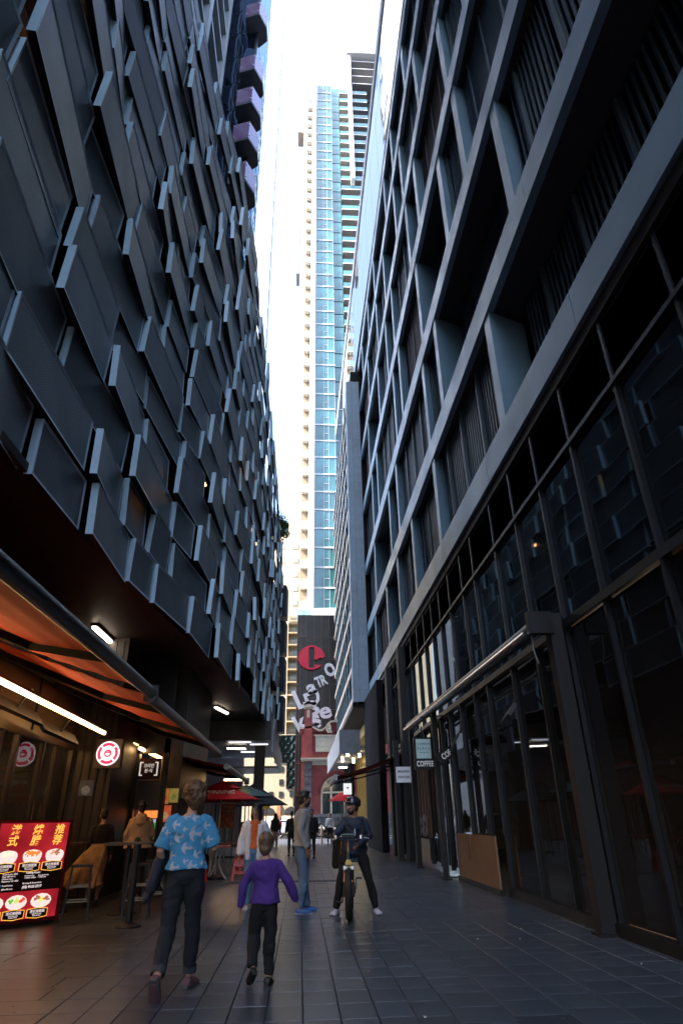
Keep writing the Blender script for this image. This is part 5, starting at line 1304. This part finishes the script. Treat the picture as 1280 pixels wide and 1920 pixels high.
    q.ell(hp(0, .078, .032), hr(.045, .012, .008), HM); q.ell(hp(0, .08, -.056), hr(.024, .012, .010), HM)
    for s_ in (-1, 1):
        q.ell(hp(s_ * .076, -.005, -.005), hr(.010, .02, .03), HM); q.ell(hp(s_ * .04, .06, -.02), hr(.02, .02, .018), HM)
    if hands:
        for s_ in 'LR':
            sg = -1 if s_ == 'L' else 1
            wr = Vector(D['wr' + s_]); dv = Vector(D['hd' + s_]).normalized(); sd = Vector((sg, 0, 0)); sd = (sd - dv * sd.dot(dv)).normalized(); fw = dv.cross(sd).normalized()
            if fw.y < 0: fw = -fw
            # palm thin along sd, wide along fw
            q.loft([wr - dv * w(.01), wr + dv * w(.03), wr + dv * w(.085)], [(w(.024), w(.018)), (w(.036), w(.016)), (w(.038), w(.012))], 10, ref=sd)
            for i, (o_, ln) in enumerate(((-.028, .062), (-.010, .074), (.009, .078), (.028, .070))):
                b0 = wr + dv * w(.078) + fw * w(o_); cl = -sd * .35
                p1 = b0 + (dv + cl * .3) * w(ln * .45); p2 = p1 + (dv + cl * 1.2) * w(ln * .32); p3 = p2 + (dv + cl * 2.2) * w(ln * .2)
                q.tube([b0, p1, p2, p3], [w(.0095), w(.009), w(.008), w(.007)], 7)
            b0 = wr + dv * w(.02) + fw * w(.03)
            q.tube([b0, b0 + (dv * .6 + fw * .7) * w(.035), b0 + (dv * 1.5 + fw * .8) * w(.045)], [w(.013), w(.011), w(.009)], 7)
    body = voxel(q, 'body', skin, min(res, .0085 if res < .012 else .014), t, 2)
    for s_ in (-1, 1):
        MB().ell(hp(s_ * .03, .076, .012), hr(.011, .006, .007), HM, 8, 5).obj('eye', mat('eye_dark', (.03, .02, .015), .2), t, world=False, smooth=True)
        MB().bar(hp(s_ * .018, .088, .03), hp(s_ * .045, .076, .032), .008, .006).obj('eyebrow', hair or blackpaint, t, world=False)
    MB().ell(hp(0, .089, -.054), hr(.02, .006, .005), HM, 10, 5).obj('mouth', mat('lip_' + skin.name, tuple(c * .6 for c in MC_col(skin)), .5), t, world=False, smooth=True)
    # clothes
    g = .012
    if bottom:
        q = MB(); torso(q, g * 1.1, 0, 4)
        if skirt: pass
        for s_ in 'LR': leg(q, s_, g, leg_end, trw)
        o = voxel(q, 'trousers', bottom, res, t, 3, folds, 8, .8, seed=x)
    if top:
        q = MB(); zt = (hem - .95) / .35
        s0 = (LP(P_, Cc, zt), (.170 * topw, .118 * topw)); s_all = [s0] + [v for i, v in enumerate(tors[:8]) if (v[0][2] > s0[0][2] + .02)] + [(LP(Cc, N, .90), (.080, .07))]
        q.loft([p for p, r in s_all], [(r[0] * sx * topw * k + g + .008, r[1] * topw * k + g + .008) for p, r in s_all], 20)
        for s_ in 'LR': arm(q, s_, g + .004 if sleeve < 1 else g, sleeve, 1.12)
        voxel(q, 'top', [top] + ([top2] if top2 else []), res, t, 3, folds, 9, .5, seed=y, pattern=pattern)
    if shoe:
        q = MB()
        for s_ in 'LR':
            q = MB(); foot(q, s_, .010); sh_ = voxel(q, 'shoe', shoe[0], res * .8, t, 2)
            if len(shoe) > 1:
                an = Vector(D['ank' + s_]); td = Vector(D['toe' + s_]).normalized(); side = td.cross(Vector((0, 0, 1))); side = side.normalized() if side.length > .1 else Vector((1, 0, 0)); up = side.cross(td).normalized()
                b_ = an - up * w(.086)
                q = MB(); q.loft([b_ - td * w(.08), b_ - td * w(.03), b_ + td * w(.06), b_ + td * w(.15), b_ + td * w(.195)], [(w(.03), .014), (w(.044), .016), (w(.048), .014), (w(.052), .013), (w(.034), .012)], 10, ref=up)
                q.obj('sole', shoe[1], sh_, world=False, smooth=True)
    if hair:
        q = MB()
        if hairstyle in ('short', 'thick', 'kid'):
            v = .008 if hairstyle == 'short' else .014
            q.ell(hp(0, -.022, .042), hr(.080 + v * .5, .094 + v * .4, .086 + v), HM); q.ell(hp(0, -.05, -.015), hr(.07 + v * .3, .06, .075), HM)
            if hairstyle == 'thick': q.ell(hp(0, .045, .10), hr(.055, .045, .035), HM); q.ell(hp(0, 0, .115), hr(.06, .07, .03), HM)
            if hairstyle == 'kid': q.ell(hp(0, -.02, .05), hr(.09, .106, .098), HM); q.ell(hp(0, -.05, -.03), hr(.078, .065, .08), HM)
        elif hairstyle == 'bun':
            q.ell(hp(0, -.022, .05), hr(.125, .125, .118), HM); q.ell(hp(.01, -.05, .0), hr(.115, .09, .10), HM); q.ell(hp(.0, -.06, .09), hr(.07, .06, .06), HM); q.ell(hp(0, -.055, -.07), hr(.05, .045, .06), HM)
        elif hairstyle == 'long':
            q.ell(hp(0, -.018, .04), hr(.086, .098, .094), HM)
            q.loft([hp(0, -.05, .03), hp(0, -.07, -.08), hp(0, -.075, -.22), hp(0, -.07, -.33)], [hr(.088, .055), hr(.088, .05), hr(.085, .045), hr(.05, .03)], 14)
            if headtilt < 5:
                for s_ in (-1, 1): q.loft([hp(s_ * .07, .02, .04), hp(s_ * .082, .015, -.05), hp(s_ * .085, .01, -.14)], [hr(.018, .03), hr(.018, .03), hr(.015, .025)], 8)
        elif hairstyle == 'hood':
            q.ell(hp(0, -.03, .03), hr(.105, .11, .13), HM); q.loft([hp(0, -.03, .02), hp(0, -.04, -.12), hp(0, -.03, -.26)], [hr(.10, .10), hr(.13, .11), hr(.2, .13)], 14)
        voxel(q, 'hair' if hairstyle != 'hood' else 'head_scarf', hair, .008 if res < .014 else .012, t, 1, rough_hair={'bun': .014, 'thick': .008, 'kid': .004, 'short': .004, 'long': .003}.get(hairstyle, .002), seed=x * 3)
        if hairstyle == 'bun':
            r2 = random.Random(4); q = MB()
            for i in range(110):
                a = r2.uniform(0, 6.28); b = r2.uniform(-.6, 1.4); d = Vector((cos(a) * cos(b), sin(a) * cos(b) * .9, sin(b)))
                p = hp(0, -.03, .03) + Vector(d) * k * .105; pts = [p]
                for s_ in range(4): d = (d + Vector((r2.uniform(-1, 1), r2.uniform(-1, 1), r2.uniform(-1, .8))) * .75).normalized(); p = p + d * r2.uniform(.008, .02); pts.append(p)
                q.tube(pts, .0016, 4, cap=False)
            q.obj('loose_strands', hair, t, world=False, kind='stuff')
    if beard:
        q = MB(); q.ell(hp(0, .028, -.082), hr(.06, .058, .045), HM); q.ell(hp(0, .05, -.06), hr(.045, .045, .03), HM)
        voxel(q, 'beard', beard, .009, t, 1, rough_hair=.004)
    t['k'] = 0; del t['k']
    return t, hp, hr, HM, D, k
def MC_col(m): return {'skin_fair': (.5, .28, .2), 'skin_brown': (.25, .13, .08), 'skin_olive': (.36, .2, .13)}[m.name]

brownhair = mat('brown_curly_hair', (.12, .055, .025), .55, var=.5, vs_=30); blackhair = mat('black_hair', (.012, .010, .010), .45, var=.3, vs_=20); fairhair = mat('fair_hair', (.13, .085, .048), .5, var=.4, vs_=25)
blue_tee = mat('blue_tee', (.07, .30, .52), .85, var=.08, bump=.1, bs=200); bird = mat('bird_print', (.42, .48, .56), .85)
navy = mat('charcoal_pinstripe', (.012, .016, .021), .9, var=.2)
# bird shapes (x, z) flying left
BIRD = [(-.5, .0), (-.38, .09), (-.34, .24), (-.2, .42), (.04, .54), (-.06, .3), (-.02, .13), (.2, .09), (.52, .20), (.44, .02), (.5, -.14), (.2, -.09), (-.02, -.11), (-.06, -.28), (.04, -.52), (-.2, -.40), (-.34, -.22), (-.38, -.07)]
def inpoly(px, pz, poly):
    c = False; j = len(poly) - 1
    for i in range(len(poly)):
        if (poly[i][1] > pz) != (poly[j][1] > pz) and px < (poly[j][0] - poly[i][0]) * (pz - poly[i][1]) / (poly[j][1] - poly[i][1]) + poly[i][0]: c = not c
        j = i
    return c
BS = [(-.12, 1.33, .11), (-.08, 1.22, .13), (.065, 1.25, .17), (.06, 1.39, .10), (-.02, 1.40, .09), (-.005, 1.13, .13), (.10, 1.08, .10), (-.13, 1.07, .09), (.15, 1.18, .08), (-.03, 1.29, .06), (.17, 1.32, .09),
      (-.10, .97, .13), (.06, .98, .12), (.0, 1.02, .07), (.12, .93, .09), (-.15, 1.17, .06), (.05, 1.13, .05), (-.19, 1.26, .08), (.21, 1.20, .09), (-.24, 1.3, .08), (.16, 1.0, .07)]
def tee_pattern(c, n_):
    for bx_, bz, s_ in BS:
        if abs(c.x - bx_) < s_ * .6 and abs(c.z - bz) < s_ * .6:
            if inpoly((c.x - bx_) / s_, (c.z - bz) / s_ + .0, BIRD): return 1
    return 0
# 1 walking woman from behind
wT = person('woman seen from behind walking in a blue tee with white birds and dark rolled trousers', -1.09, 6.82, rad(4), 1.70,
       dict(ankL=(-.14, -.34, .17), kneeL=(-.12, -.02, .49), toeL=(.05, .55, -.83), ankR=(.10, .20, .09), kneeR=(.10, .12, .50), toeR=(.35, 1, -.05), elL=(-.26, -.03, 1.14), wrL=(-.24, .14, .95), elR=(.26, -.02, 1.15), wrR=(.23, .20, 1.06),
            head=(.03, .05, 1.62), neck=(.005, .02, 1.46)), sx=1.03, skin=skinA, top=blue_tee, bottom=navy, hair=brownhair, hairstyle='bun', res=.0085, sleeve=.46, hem=.98, topw=1.04, trw=1.25, leg_end=.9,
       shoe=[mat('mauve_shoe', (.13, .06, .075), .6), mat('grey_sole', (.08, .08, .085), .8)], headtilt=-.05)
t, hp, hr, HM, D, k = wT
from mathutils.bvhtree import BVHTree
tm = [c for c in t.children if c.name.startswith('top')][0].data
bvh = BVHTree.FromPolygons([v.co for v in tm.vertices], [p_.vertices[:] for p_ in tm.polygons])
r3 = random.Random(8); CS = .005
for bx_, bz, s_ in BS:
    q = MB(); s_ *= .78; an = r3.uniform(-.15, .4); n_ = int(s_ * .6 / CS)
    for i in range(-n_, n_ + 1):
        for j in range(-n_, n_ + 1):
            u_ = i * CS; v_ = j * CS; lx = (u_ * cos(an) + v_ * sin(an)) / s_; lz = (-u_ * sin(an) + v_ * cos(an)) / s_
            if not inpoly(lx, lz, BIRD): continue
            cs = []
            for du, dv in ((-.5, -.5), (.5, -.5), (.5, .5), (-.5, .5)):
                h = bvh.ray_cast(Vector((bx_ + u_ + du * CS, -1, bz + v_ + dv * CS)), Vector((0, 1, 0)))
                if h[0] is None: break
                cs.append(h[0] + h[1] * .0022)
            if len(cs) == 4: q.add(cs, [(0, 1, 2, 3)])
    if q.v: link('bird_print', q.mesh('bird_print', bird, fix=False), t)
q = MB(); q.loft([(-.24, .14, 1.14), (-.25, .10, 1.0), (-.30, .06, .82), (-.36, .02, .68)], [(.05, .10), (.07, .13), (.055, .12), (.02, .05)], 14)
voxel(q, 'draped_jacket', mat('navy_jacket', (.015, .02, .035), .8), .009, t, 3, .02, 9, .6)
for s_ in 'LR':
    a = Vector(D['ank' + s_]); kn = Vector(D['knee' + s_]); p0 = kn.lerp(a, .86); p1 = kn.lerp(a, .93)
    MB().tube([kn.lerp(a, .80), p1], [.064, .062], 16, cap=False).obj('rolled_cuff', mat('cuff_grey', (.045, .05, .055), .9), t, world=False, smooth=True)
# 2 boy
purp = mat('purple_jersey', (.075, .03, .22), .85, var=.1, bump=.08, bs=150)
bT = person('fair haired boy in a purple top and black trousers hurrying away from the camera', -.33, 6.98, rad(2), 1.26,
       dict(ankL=(-.13, -.12, .20), kneeL=(-.13, .08, .53), toeL=(-.25, .75, -.5), ankR=(.07, .02, .09), kneeR=(.08, .02, .50), toeR=(.2, 1, -.1), shL=(-.16, 0, 1.335), shR=(.16, 0, 1.335), elL=(-.30, .0, 1.1), wrL=(-.33, .06, .84), elR=(.31, -.01, 1.12), wrR=(.42, .10, .90),
            hdL=(-.05, .2, -1), hdR=(.45, .3, -1), neck=(0, 0, 1.42), head=(-.02, .02, 1.575), hipL=(-.08, 0, .88), hipR=(.08, 0, .88), pel=(0, 0, .92)), sx=.98, top=purp, bottom=mat('black_cargo', (.009, .009, .011), .9), hair=fairhair, hairstyle='kid', res=.0085, hem=.92, topw=1.04, trw=1.35, leg_end=.96,
       shoe=[mat('black_shoe', (.01, .01, .01), .5), rubber], kid=True)
# 3 man in grey sweater, profile facing right
gs = mat('grey_marl_sweater', (.30, .31, .30), .95, var=.1, bump=.15, bs=120)
jeans = mat('blue_jeans', (.10, .17, .27), .9, var=.25, vs_=6, bump=.1, bs=150)
mT = person('bearded man in a light grey sweater and blue jeans standing in profile', 0.03, 11.75, rad(-84), 1.80,
       dict(kneeL=(-.10, .03, .50), ankL=(-.11, .10, .09), kneeR=(.10, .03, .5), ankR=(.12, -.03, .09), toeL=(-.1, 1, 0), toeR=(.2, 1, 0), elL=(-.24, -.05, 1.14), wrL=(-.2, .08, .9), elR=(.235, -.06, 1.15), wrR=(.25, .06, .90), hdR=(-.1, .25, -1), neck=(0, .0, 1.47), head=(0, .04, 1.625)),
       sx=1.08, skin=skinB, top=gs, bottom=jeans, hair=blackhair, hairstyle='thick', beard=blackhair, res=.0085, hem=.93, topw=1.12, trw=1.3, leg_end=1.0, shoe=[mat('blue_trainer', (.04, .14, .38), .6), mat('white_sole', (.5, .5, .5), .6)], headturn=0)
t, hp, hr, HM, D, k = mT
MB().ring((D['wrR'][0], D['wrR'][1], D['wrR'][2] + .01), .032, .009, 'z', 16, 6).obj('wristwatch', blackpaint, t, world=False, smooth=True)
MB().ring((0, .01, 1.50), .064, .016, 'z', 20, 8).obj('shirt_collar', mat('pale_collar', (.55, .5, .55), .8), t, world=False, smooth=True)
# 4 woman in cardigan
wc = mat('white_cardigan', (.62, .65, .70), .95, var=.05, bump=.2, bs=90)
cT = person('dark haired woman in a white cardigan over an orange polo facing the camera', -.80, 12.3, rad(176), 1.62,
       dict(elL=(-.25, -.02, 1.13), wrL=(-.24, .10, .89), elR=(.26, -.02, 1.12), wrR=(.27, .04, .87), head=(0, .03, 1.625)), sx=.98, skin=skinC, top=mat('orange_polo', (.60, .13, .025), .8), bottom=mat('light_jeans', (.10, .22, .36), .9), hair=blackhair, hairstyle='long', res=.010, hem=.98, trw=1.4, headturn=rad(-22),
       shoe=[mat('pale_shoe', (.4, .4, .4), .6)])
t, hp, hr, HM, D, k = cT
q = MB(); s_all = [(.16, .125), (.17, .128), (.165, .125), (.165, .125), (.185, .125), (.19, .12)]; zz_ = [.80, .95, 1.08, 1.2, 1.32, 1.40]
for s_, sg in (('L', -1), ('R', 1)):
    q.loft([(sg * .105 * k, -.015, z * k) for z in zz_], [(r[0] * .50 * k, (r[1] + .025) * k) for r in s_all], 14)
    sh, el, wr = D['sh' + s_], D['el' + s_], D['wr' + s_]
    q.loft([LP(sh, D['neck'], .4), sh, LP(sh, el, .5), el, LP(el, wr, .5), LP(el, wr, .9), wr], [(.055, .06), (.068, .068), (.072, .072), (.07, .07), (.074, .074), (.06, .06), (.04, .04)], 14)
q.loft([(0, -.07 * k, z * k) for z in zz_], [(.15 * k, .06 * k)] * 6, 14)
voxel(q, 'cardigan', wc, .011, t, 3, .012, 8, .5, 3)
MB().prism([(-.07, .02), (-.015, -.07), (.0, -.02), (.015, -.07), (.07, .02), (.03, .045), (-.03, .045)], 1, .135, .15).obj('polo_collar', mat('orange_collar', (.52, .11, .02), .8), t, world=False, loc=(0, -.03, 1.37 * k), rot=(rad(20), 0, 0))
# 5 hoodie person
person('person in a beige hooded jacket and black trousers seen from behind by the dark stall', -3.22, 14.0, rad(12), 1.74, dict(elL=(-.26, -.03, 1.14), wrL=(-.23, .12, .93), elR=(.25, 0, 1.14), wrR=(.2, .2, 1.02), kneeL=(-.11, .08, .5), ankL=(-.12, .12, .09), ankR=(.1, -.12, .12)), sx=1.12,
       skin=skinC, top=mat('beige_shell_jacket', (.42, .30, .20), .75, var=.1), bottom=mat('black_trousers', (.01, .01, .012), .9), hair=blackhair, hairstyle='thick', res=.011, hem=.90, topw=1.2, trw=1.2, shoe=[mat('dark_trainer', (.06, .06, .06), .6)], folds=.016)
hT = [o for o in S.objects if o.get('label', '').startswith('person in a beige')][0]
q = MB(); q.loft([(0, -.09, 1.50), (0, -.13, 1.42), (0, -.15, 1.34), (0, -.12, 1.28)], [(.10, .05), (.13, .06), (.11, .05), (.04, .02)], 14); voxel(q, 'hood', MC['beige_shell_jacket'], .011, hT, 2, .01)
q = MB(); q.ell((-.02, -.17, 1.0), (.07, .04, .10)); voxel(q, 'green_pouch', mat('green_pouch', (.02, .06, .035), .7), .012, hT, 1)
# 6 woman in tulle skirt
sT = person('woman in a dark top and long golden tulle skirt stepping into the doorway', -3.82, 14.25 - .75, rad(25), 1.60, dict(ankL=(-.16, -.3, .12), kneeL=(-.12, -.08, .5), ankR=(.1, .15, .09)), sx=.95, skin=skinA, top=mat('black_knit', (.012, .011, .012), .9), hair=blackhair, hairstyle='short', res=.013, hem=.98, shoe=[mat('dark_shoe2', (.02, .02, .02), .6)])
q = MB(); pts = [(0, 0, 1.0), (-.06, -.03, .88), (-.16, -.08, .68), (-.24, -.12, .48), (-.28, -.14, .33)]; N_ = 48; vs = []
for i, (p, r) in enumerate(zip(pts, (.15, .20, .27, .34, .40))):
    for j in range(N_):
        a = 2 * pi * j / N_; rr2 = r * (1 + .09 * sin(a * 13 + i) * i / 4 + .05 * sin(a * 5)); vs.append((p[0] + rr2 * cos(a), p[1] + rr2 * sin(a) * .8, p[2] + .03 * sin(a * 7) * (i == 4)))
q.add(vs, [(i * N_ + j, i * N_ + (j + 1) % N_, (i + 1) * N_ + (j + 1) % N_, (i + 1) * N_ + j) for i in range(4) for j in range(N_)])
q.obj('tulle_skirt', mat('gold_tulle', (.35, .22, .10), .8, var=.45, vs_=9), sT[0], world=False, smooth=True)
# 7 seated person under parasol
person('person in dark clothes sitting with lowered head at the red table', -2.75, 19.4, rad(200), 1.68, dict(pel=(0, 0, .50), chest=(0, .10, .84), neck=(0, .16, 1.0), head=(0, .24, 1.13), hipL=(-.09, 0, .48), hipR=(.09, 0, .48), kneeL=(-.12, .42, .50), kneeR=(.12, .42, .50), ankL=(-.12, .40, .09), ankR=(.12, .40, .09),
        shL=(-.17, .12, .95), shR=(.17, .12, .95), elL=(-.22, .22, .76), elR=(.22, .22, .76), wrL=(-.1, .42, .78), wrR=(.1, .42, .78), hdL=(.2, 1, 0), hdR=(-.2, 1, 0)), skin=skinB, top=MC['black_knit'], bottom=MC['black_trousers'], hair=blackhair, hairstyle='short', res=.014, hem=.93, shoe=[rubber], headtilt=-.5)
# 8.. far people
person('person in a black head covering and beige trousers walking towards the street', -1.41, 38.8, rad(5), 1.66, dict(ankL=(-.1, -.1, .09), ankR=(.1, .12, .09)), sx=1.2, top=MC['black_knit'], bottom=mat('beige_trousers', (.35, .26, .20), .9), hair=mat('black_scarf', (.012, .012, .013), .9), hairstyle='hood', res=.018, hem=.8, topw=1.25, trw=1.7, shoe=[rubber])
person('man in a white shirt and black trousers with a shoulder bag walking towards the camera', 1.77, 41, rad(180), 1.67, dict(ankL=(-.1, .1, .09), ankR=(.1, -.08, .09), wrL=(-.2, .12, .9), wrR=(.2, .12, .9), elL=(-.23, .0, 1.14), elR=(.23, .0, 1.14)), skin=skinB, top=mat('white_shirt', (.6, .62, .66), .9), bottom=MC['black_trousers'], hair=blackhair, hairstyle='short', res=.016, topw=1.1, trw=1.15, shoe=[rubber])
wm_ = [o for o in S.objects if o.get('label', '').startswith('man in a white shirt')][0]
MB().bar((-.16, .13, 1.4), (.2, .15, .95), .03, .015).box(.16, .3, .0, .16, .72, .95).obj('shoulder_bag', blackpaint, wm_, world=False)
person('person in black wearing a blue cap, partly hidden behind the man in grey', .45, 27, rad(170), 1.72, skin=skinC, top=MC['black_knit'], bottom=MC['black_trousers'], hair=mat('blue_cap', (.04, .10, .25), .8), hairstyle='short', res=.016, shoe=[rubber])
person('person in dark clothes just visible left of the man in the grey sweater', -.36, 29, rad(10), 1.68, top=MC['black_knit'], bottom=MC['black_trousers'], hair=blackhair, hairstyle='short', res=.018, shoe=[rubber])
person('tiny distant person in a red top crossing the sunlit side road', -1.9, 66, rad(90), 1.65, dict(ankL=(-.1, -.2, .09), ankR=(.1, .25, .09)), top=mat('dark_red_top', (.3, .02, .06), .8), bottom=mat('dark_blue_trousers', (.02, .04, .12), .9), hair=blackhair, hairstyle='short', res=.03, shoe=[rubber], hands=False, z0=-.14)

# ---- e-bike facing the camera (local: front = +Y, turned round)
eb = thing('electric_bicycle', 'dark electric bicycle with fat tyres and yellow box carrying the helmeted rider', 'bicycle', (.80, 11.35, 0), rad(180) + rad(-5))
framem = mat('dark_teal_frame', (.03, .07, .10), .3, .5)
def wheel(yy):
    ty = MB().ring((0, yy, .34), .285, .056, 'x', 44, 10).obj('tyre', rubber, eb, world=False, smooth=True)
    q = MB(); q.ring((0, yy, .34), .245, .014, 'x', 32, 6)
    for a in range(18): q.tube([(.02 * (-1) ** a, yy, .34), (0, yy + .24 * cos(a * pi / 9), .34 + .24 * sin(a * pi / 9))], .003, 4)
    q.tube([(-.05, yy, .34), (.05, yy, .34)], .035, 12); q.obj('rim', chrome, ty, world=False)
wheel(.62); wheel(-.50)
q = MB()
for s_ in (-1, 1): q.tube([(s_ * .065, .62, .34), (s_ * .065, .50, .66)], .018, 8); 
q.bar((-.08, .50, .68), (.08, .50, .68), .05, .05); q.obj('fork_stanchion', chrome, eb, world=False, smooth=True)
q = MB()
for s_ in (-1, 1): q.tube([(s_ * .065, .64, .31), (s_ * .065, .57, .49)], .026, 8)
q.obj('fork_lower', blackpaint, eb, world=False, smooth=True)
q = MB(); q.tube([(0, .50, .66), (0, .44, .88)], .026, 10); q.tube([(0, .47, .78), (0, .12, .40), (0, -.02, .38)], [.04, .045, .04], 10); q.tube([(0, .46, .84), (0, -.12, .78)], .022, 8); q.tube([(0, -.02, .34), (0, -.14, .84)], .022, 8)
for s_ in (-1, 1): q.tube([(0, -.14, .76), (s_ * .07, -.50, .34)], .013, 6); q.tube([(0, -.02, .36), (s_ * .07, -.50, .34)], .015, 6)
q.obj('frame', framem, eb, world=False, smooth=True)
MB().tube([(0, .44, .88), (0, .40, 1.04)], .02, 8).obj('stem', mat('bronze_stem', (.3, .25, .18), .3, .8), eb, world=False)
q = MB(); q.tube([(-.36, .30, 1.10), (-.24, .36, 1.10), (-.12, .41, 1.05), (.12, .41, 1.05), (.24, .36, 1.10), (.36, .30, 1.10)], .014, 8); q.obj('handlebar', darkmetal, eb, world=False, smooth=True)
for s_ in (-1, 1):
    MB().tube([(s_ * .36, .30, 1.10), (s_ * .26, .35, 1.10)], .019, 8).obj('grip', rubber, eb, world=False, smooth=True)
    MB().tube([(s_ * .24, .39, 1.09), (s_ * .33, .38, 1.07)], .006, 6).obj('brake_lever', chrome, eb, world=False)
    MB().box(s_ * .20 - .015, s_ * .20 + .015, .36, .41, 1.07, 1.12).obj('bar_control', chrome, eb, world=False)
MB().tube([(.36, .30, 1.10), (.52, .28, 1.11)], .01, 6).obj('mirror_arm', darkmetal, eb, world=False)
MB().box(-.10, .10, .40, .42, 1.08, 1.14).obj('phone_mount', blackpaint, eb, world=False); MB().box(-.095, .095, .421, .424, 1.13, 1.14).obj('phone_edge', mat('screen_edge', (.2, .4, .45), .2), eb, world=False)
MB().lathe([(.03, -.03), (.055, .0), (.05, .02)], n=16).obj('headlight', mat('amber_headlight', (.5, .35, .1), .2, .5), eb, world=False, loc=(0, .56, .74), rot=(rad(-90), 0, 0))
MB().loft([(0, -.30, .90), (0, -.18, .91), (0, -.02, .90)], [(.09, .03), (.08, .03), (.03, .02)], 12, ref=(0, 0, 1)).obj('saddle', rubber, eb, world=False, smooth=True)
q = MB(); q.tube([(-.10, 0, .34), (.10, 0, .34)], .05, 12); q.obj('motor', darkmetal, eb, world=False)
for s_ in (-1, 1): MB().bar((s_ * .10, 0, .34), (s_ * .11, .02 * s_, .34 - s_ * .16), .02, .03).box(s_ * .11, s_ * .20, .02 * s_ - .04, .02 * s_ + .04, .33 - s_ * .16, .35 - s_ * .16).obj('pedal_crank', darkmetal, eb, world=False)
MB().box(-.05, .05, -.1, .12, .46, .66).obj('battery', framem, eb, world=False)
MB().loft([(0, .40, .70), (0, .52, .715), (0, .66, .71)], [(.05, .006)] * 3, 10, ref=(0, 0, 1)).obj('mudguard', blackpaint, eb, world=False, smooth=True)
# 9 rider
jk = mat('navy_puffer', (.014, .028, .055), .6, var=.2)
rT = person('cyclist in a dark jacket and helmet straddling the bicycle, head turned to the man', .90, 11.45, rad(180), 1.70,
       dict(hipL=(-.10, -.02, .90), hipR=(.10, -.02, .90), kneeL=(-.22, .10, .50), ankL=(-.33, .05, .09), kneeR=(.24, .08, .50), ankR=(.32, .02, .09), toeL=(-.25, 1, 0), toeR=(.5, 1, 0), pel=(0, -.04, .92), chest=(0, .02, 1.27), neck=(0, .06, 1.44), head=(.03, .10, 1.58),
            shL=(-.165, .04, 1.36), shR=(.165, .04, 1.36), elL=(-.27, .06, 1.12), wrL=(-.04, .26, 1.00), hdL=(.5, .7, -.4), elR=(.30, .14, 1.16), wrR=(.36, .36, 1.14), hdR=(.05, 1, -.25)),
       sx=1.1, skin=skinC, top=jk, bottom=MC['black_trousers'], hair=blackhair, hairstyle='short', beard=blackhair, res=.0095, hem=.80, topw=1.16, trw=1.15, shoe=[mat('white_trainer', (.55, .58, .66), .6), mat('black_sole', (.02, .02, .02), .7)], headturn=rad(-72), folds=.014)
t, hp, hr, HM, D, k = rT
q = MB(); q.ell(hp(0, -.025, .075), hr(.098, .138, .090), HM, 20, 12); q.ell(hp(0, -.11, .03), hr(.07, .05, .04), HM)
hl = voxel(q, 'helmet', mat('helmet_shell', (.03, .035, .045), .18, .2, coat=.8), .010, t, 1)
for i in range(4):
    q = MB()
    xx = -.06 + i * .04
    q.tube([hp(xx, .09, .13), hp(xx * 1.1, .02, .158), hp(xx * 1.1, -.07, .15), hp(xx, -.12, .11)], .009, 6); q.obj('helmet_rib', mat('helmet_rib', (.12, .14, .17), .2, .4), hl, world=False, smooth=True)
for s_ in (-1, 1): MB().tube([hp(s_ * .085, .01, .05), hp(s_ * .075, .02, -.04), hp(0, .035, -.115)], .005, 5).obj('chin_strap', blackpaint, t, world=False)
for s_ in (-1, 1): MB().tube([(s_ * .13 * k, -.12, 1.36 * k), (s_ * .14 * k, .05, 1.42 * k), (s_ * .13 * k, .155, 1.25 * k), (s_ * .13 * k, .14, 1.08 * k)], .016, 6).obj('backpack_strap', mat('strap_brown', (.05, .035, .03), .8), t, world=False, smooth=True)
MB().box(-.004, .004, .155, .165, 1.1, 1.2).obj('zip', chrome, t, world=False)
bp_ = thing('delivery_bag', 'yellow and black delivery bag hanging at the right hand side of the rider', 'bag', (.66, 11.65, .62), rad(25))
q = MB(); q.loft([(0, 0, 0), (0, 0, .05), (0, 0, .4), (0, 0, .46)], [(.10, .12), (.12, .14), (.11, .14), (.08, .11)], 16); voxel(q, 'bag_body', mat('bag_black', (.012, .012, .012), .7), .012, bp_, 2, .01)
MB().box(-.05, .02, -.155, -.14, .06, .40).obj('yellow_panel', mat('bag_yellow', (.45, .24, .02), .7), bp_, world=False)
MB().tube([(-.10, -.1, .12), (-.125, -.12, .3), (-.1, -.1, .44)], .01, 5).obj('bag_strap', blackpaint, bp_, world=False); MB().box(-.02, .03, -.16, -.14, .42, .47).obj('pale_tag', mat('pale_tag', (.5, .48, .35), .6), bp_, world=False)

bpy.data.scenes.remove(TS)
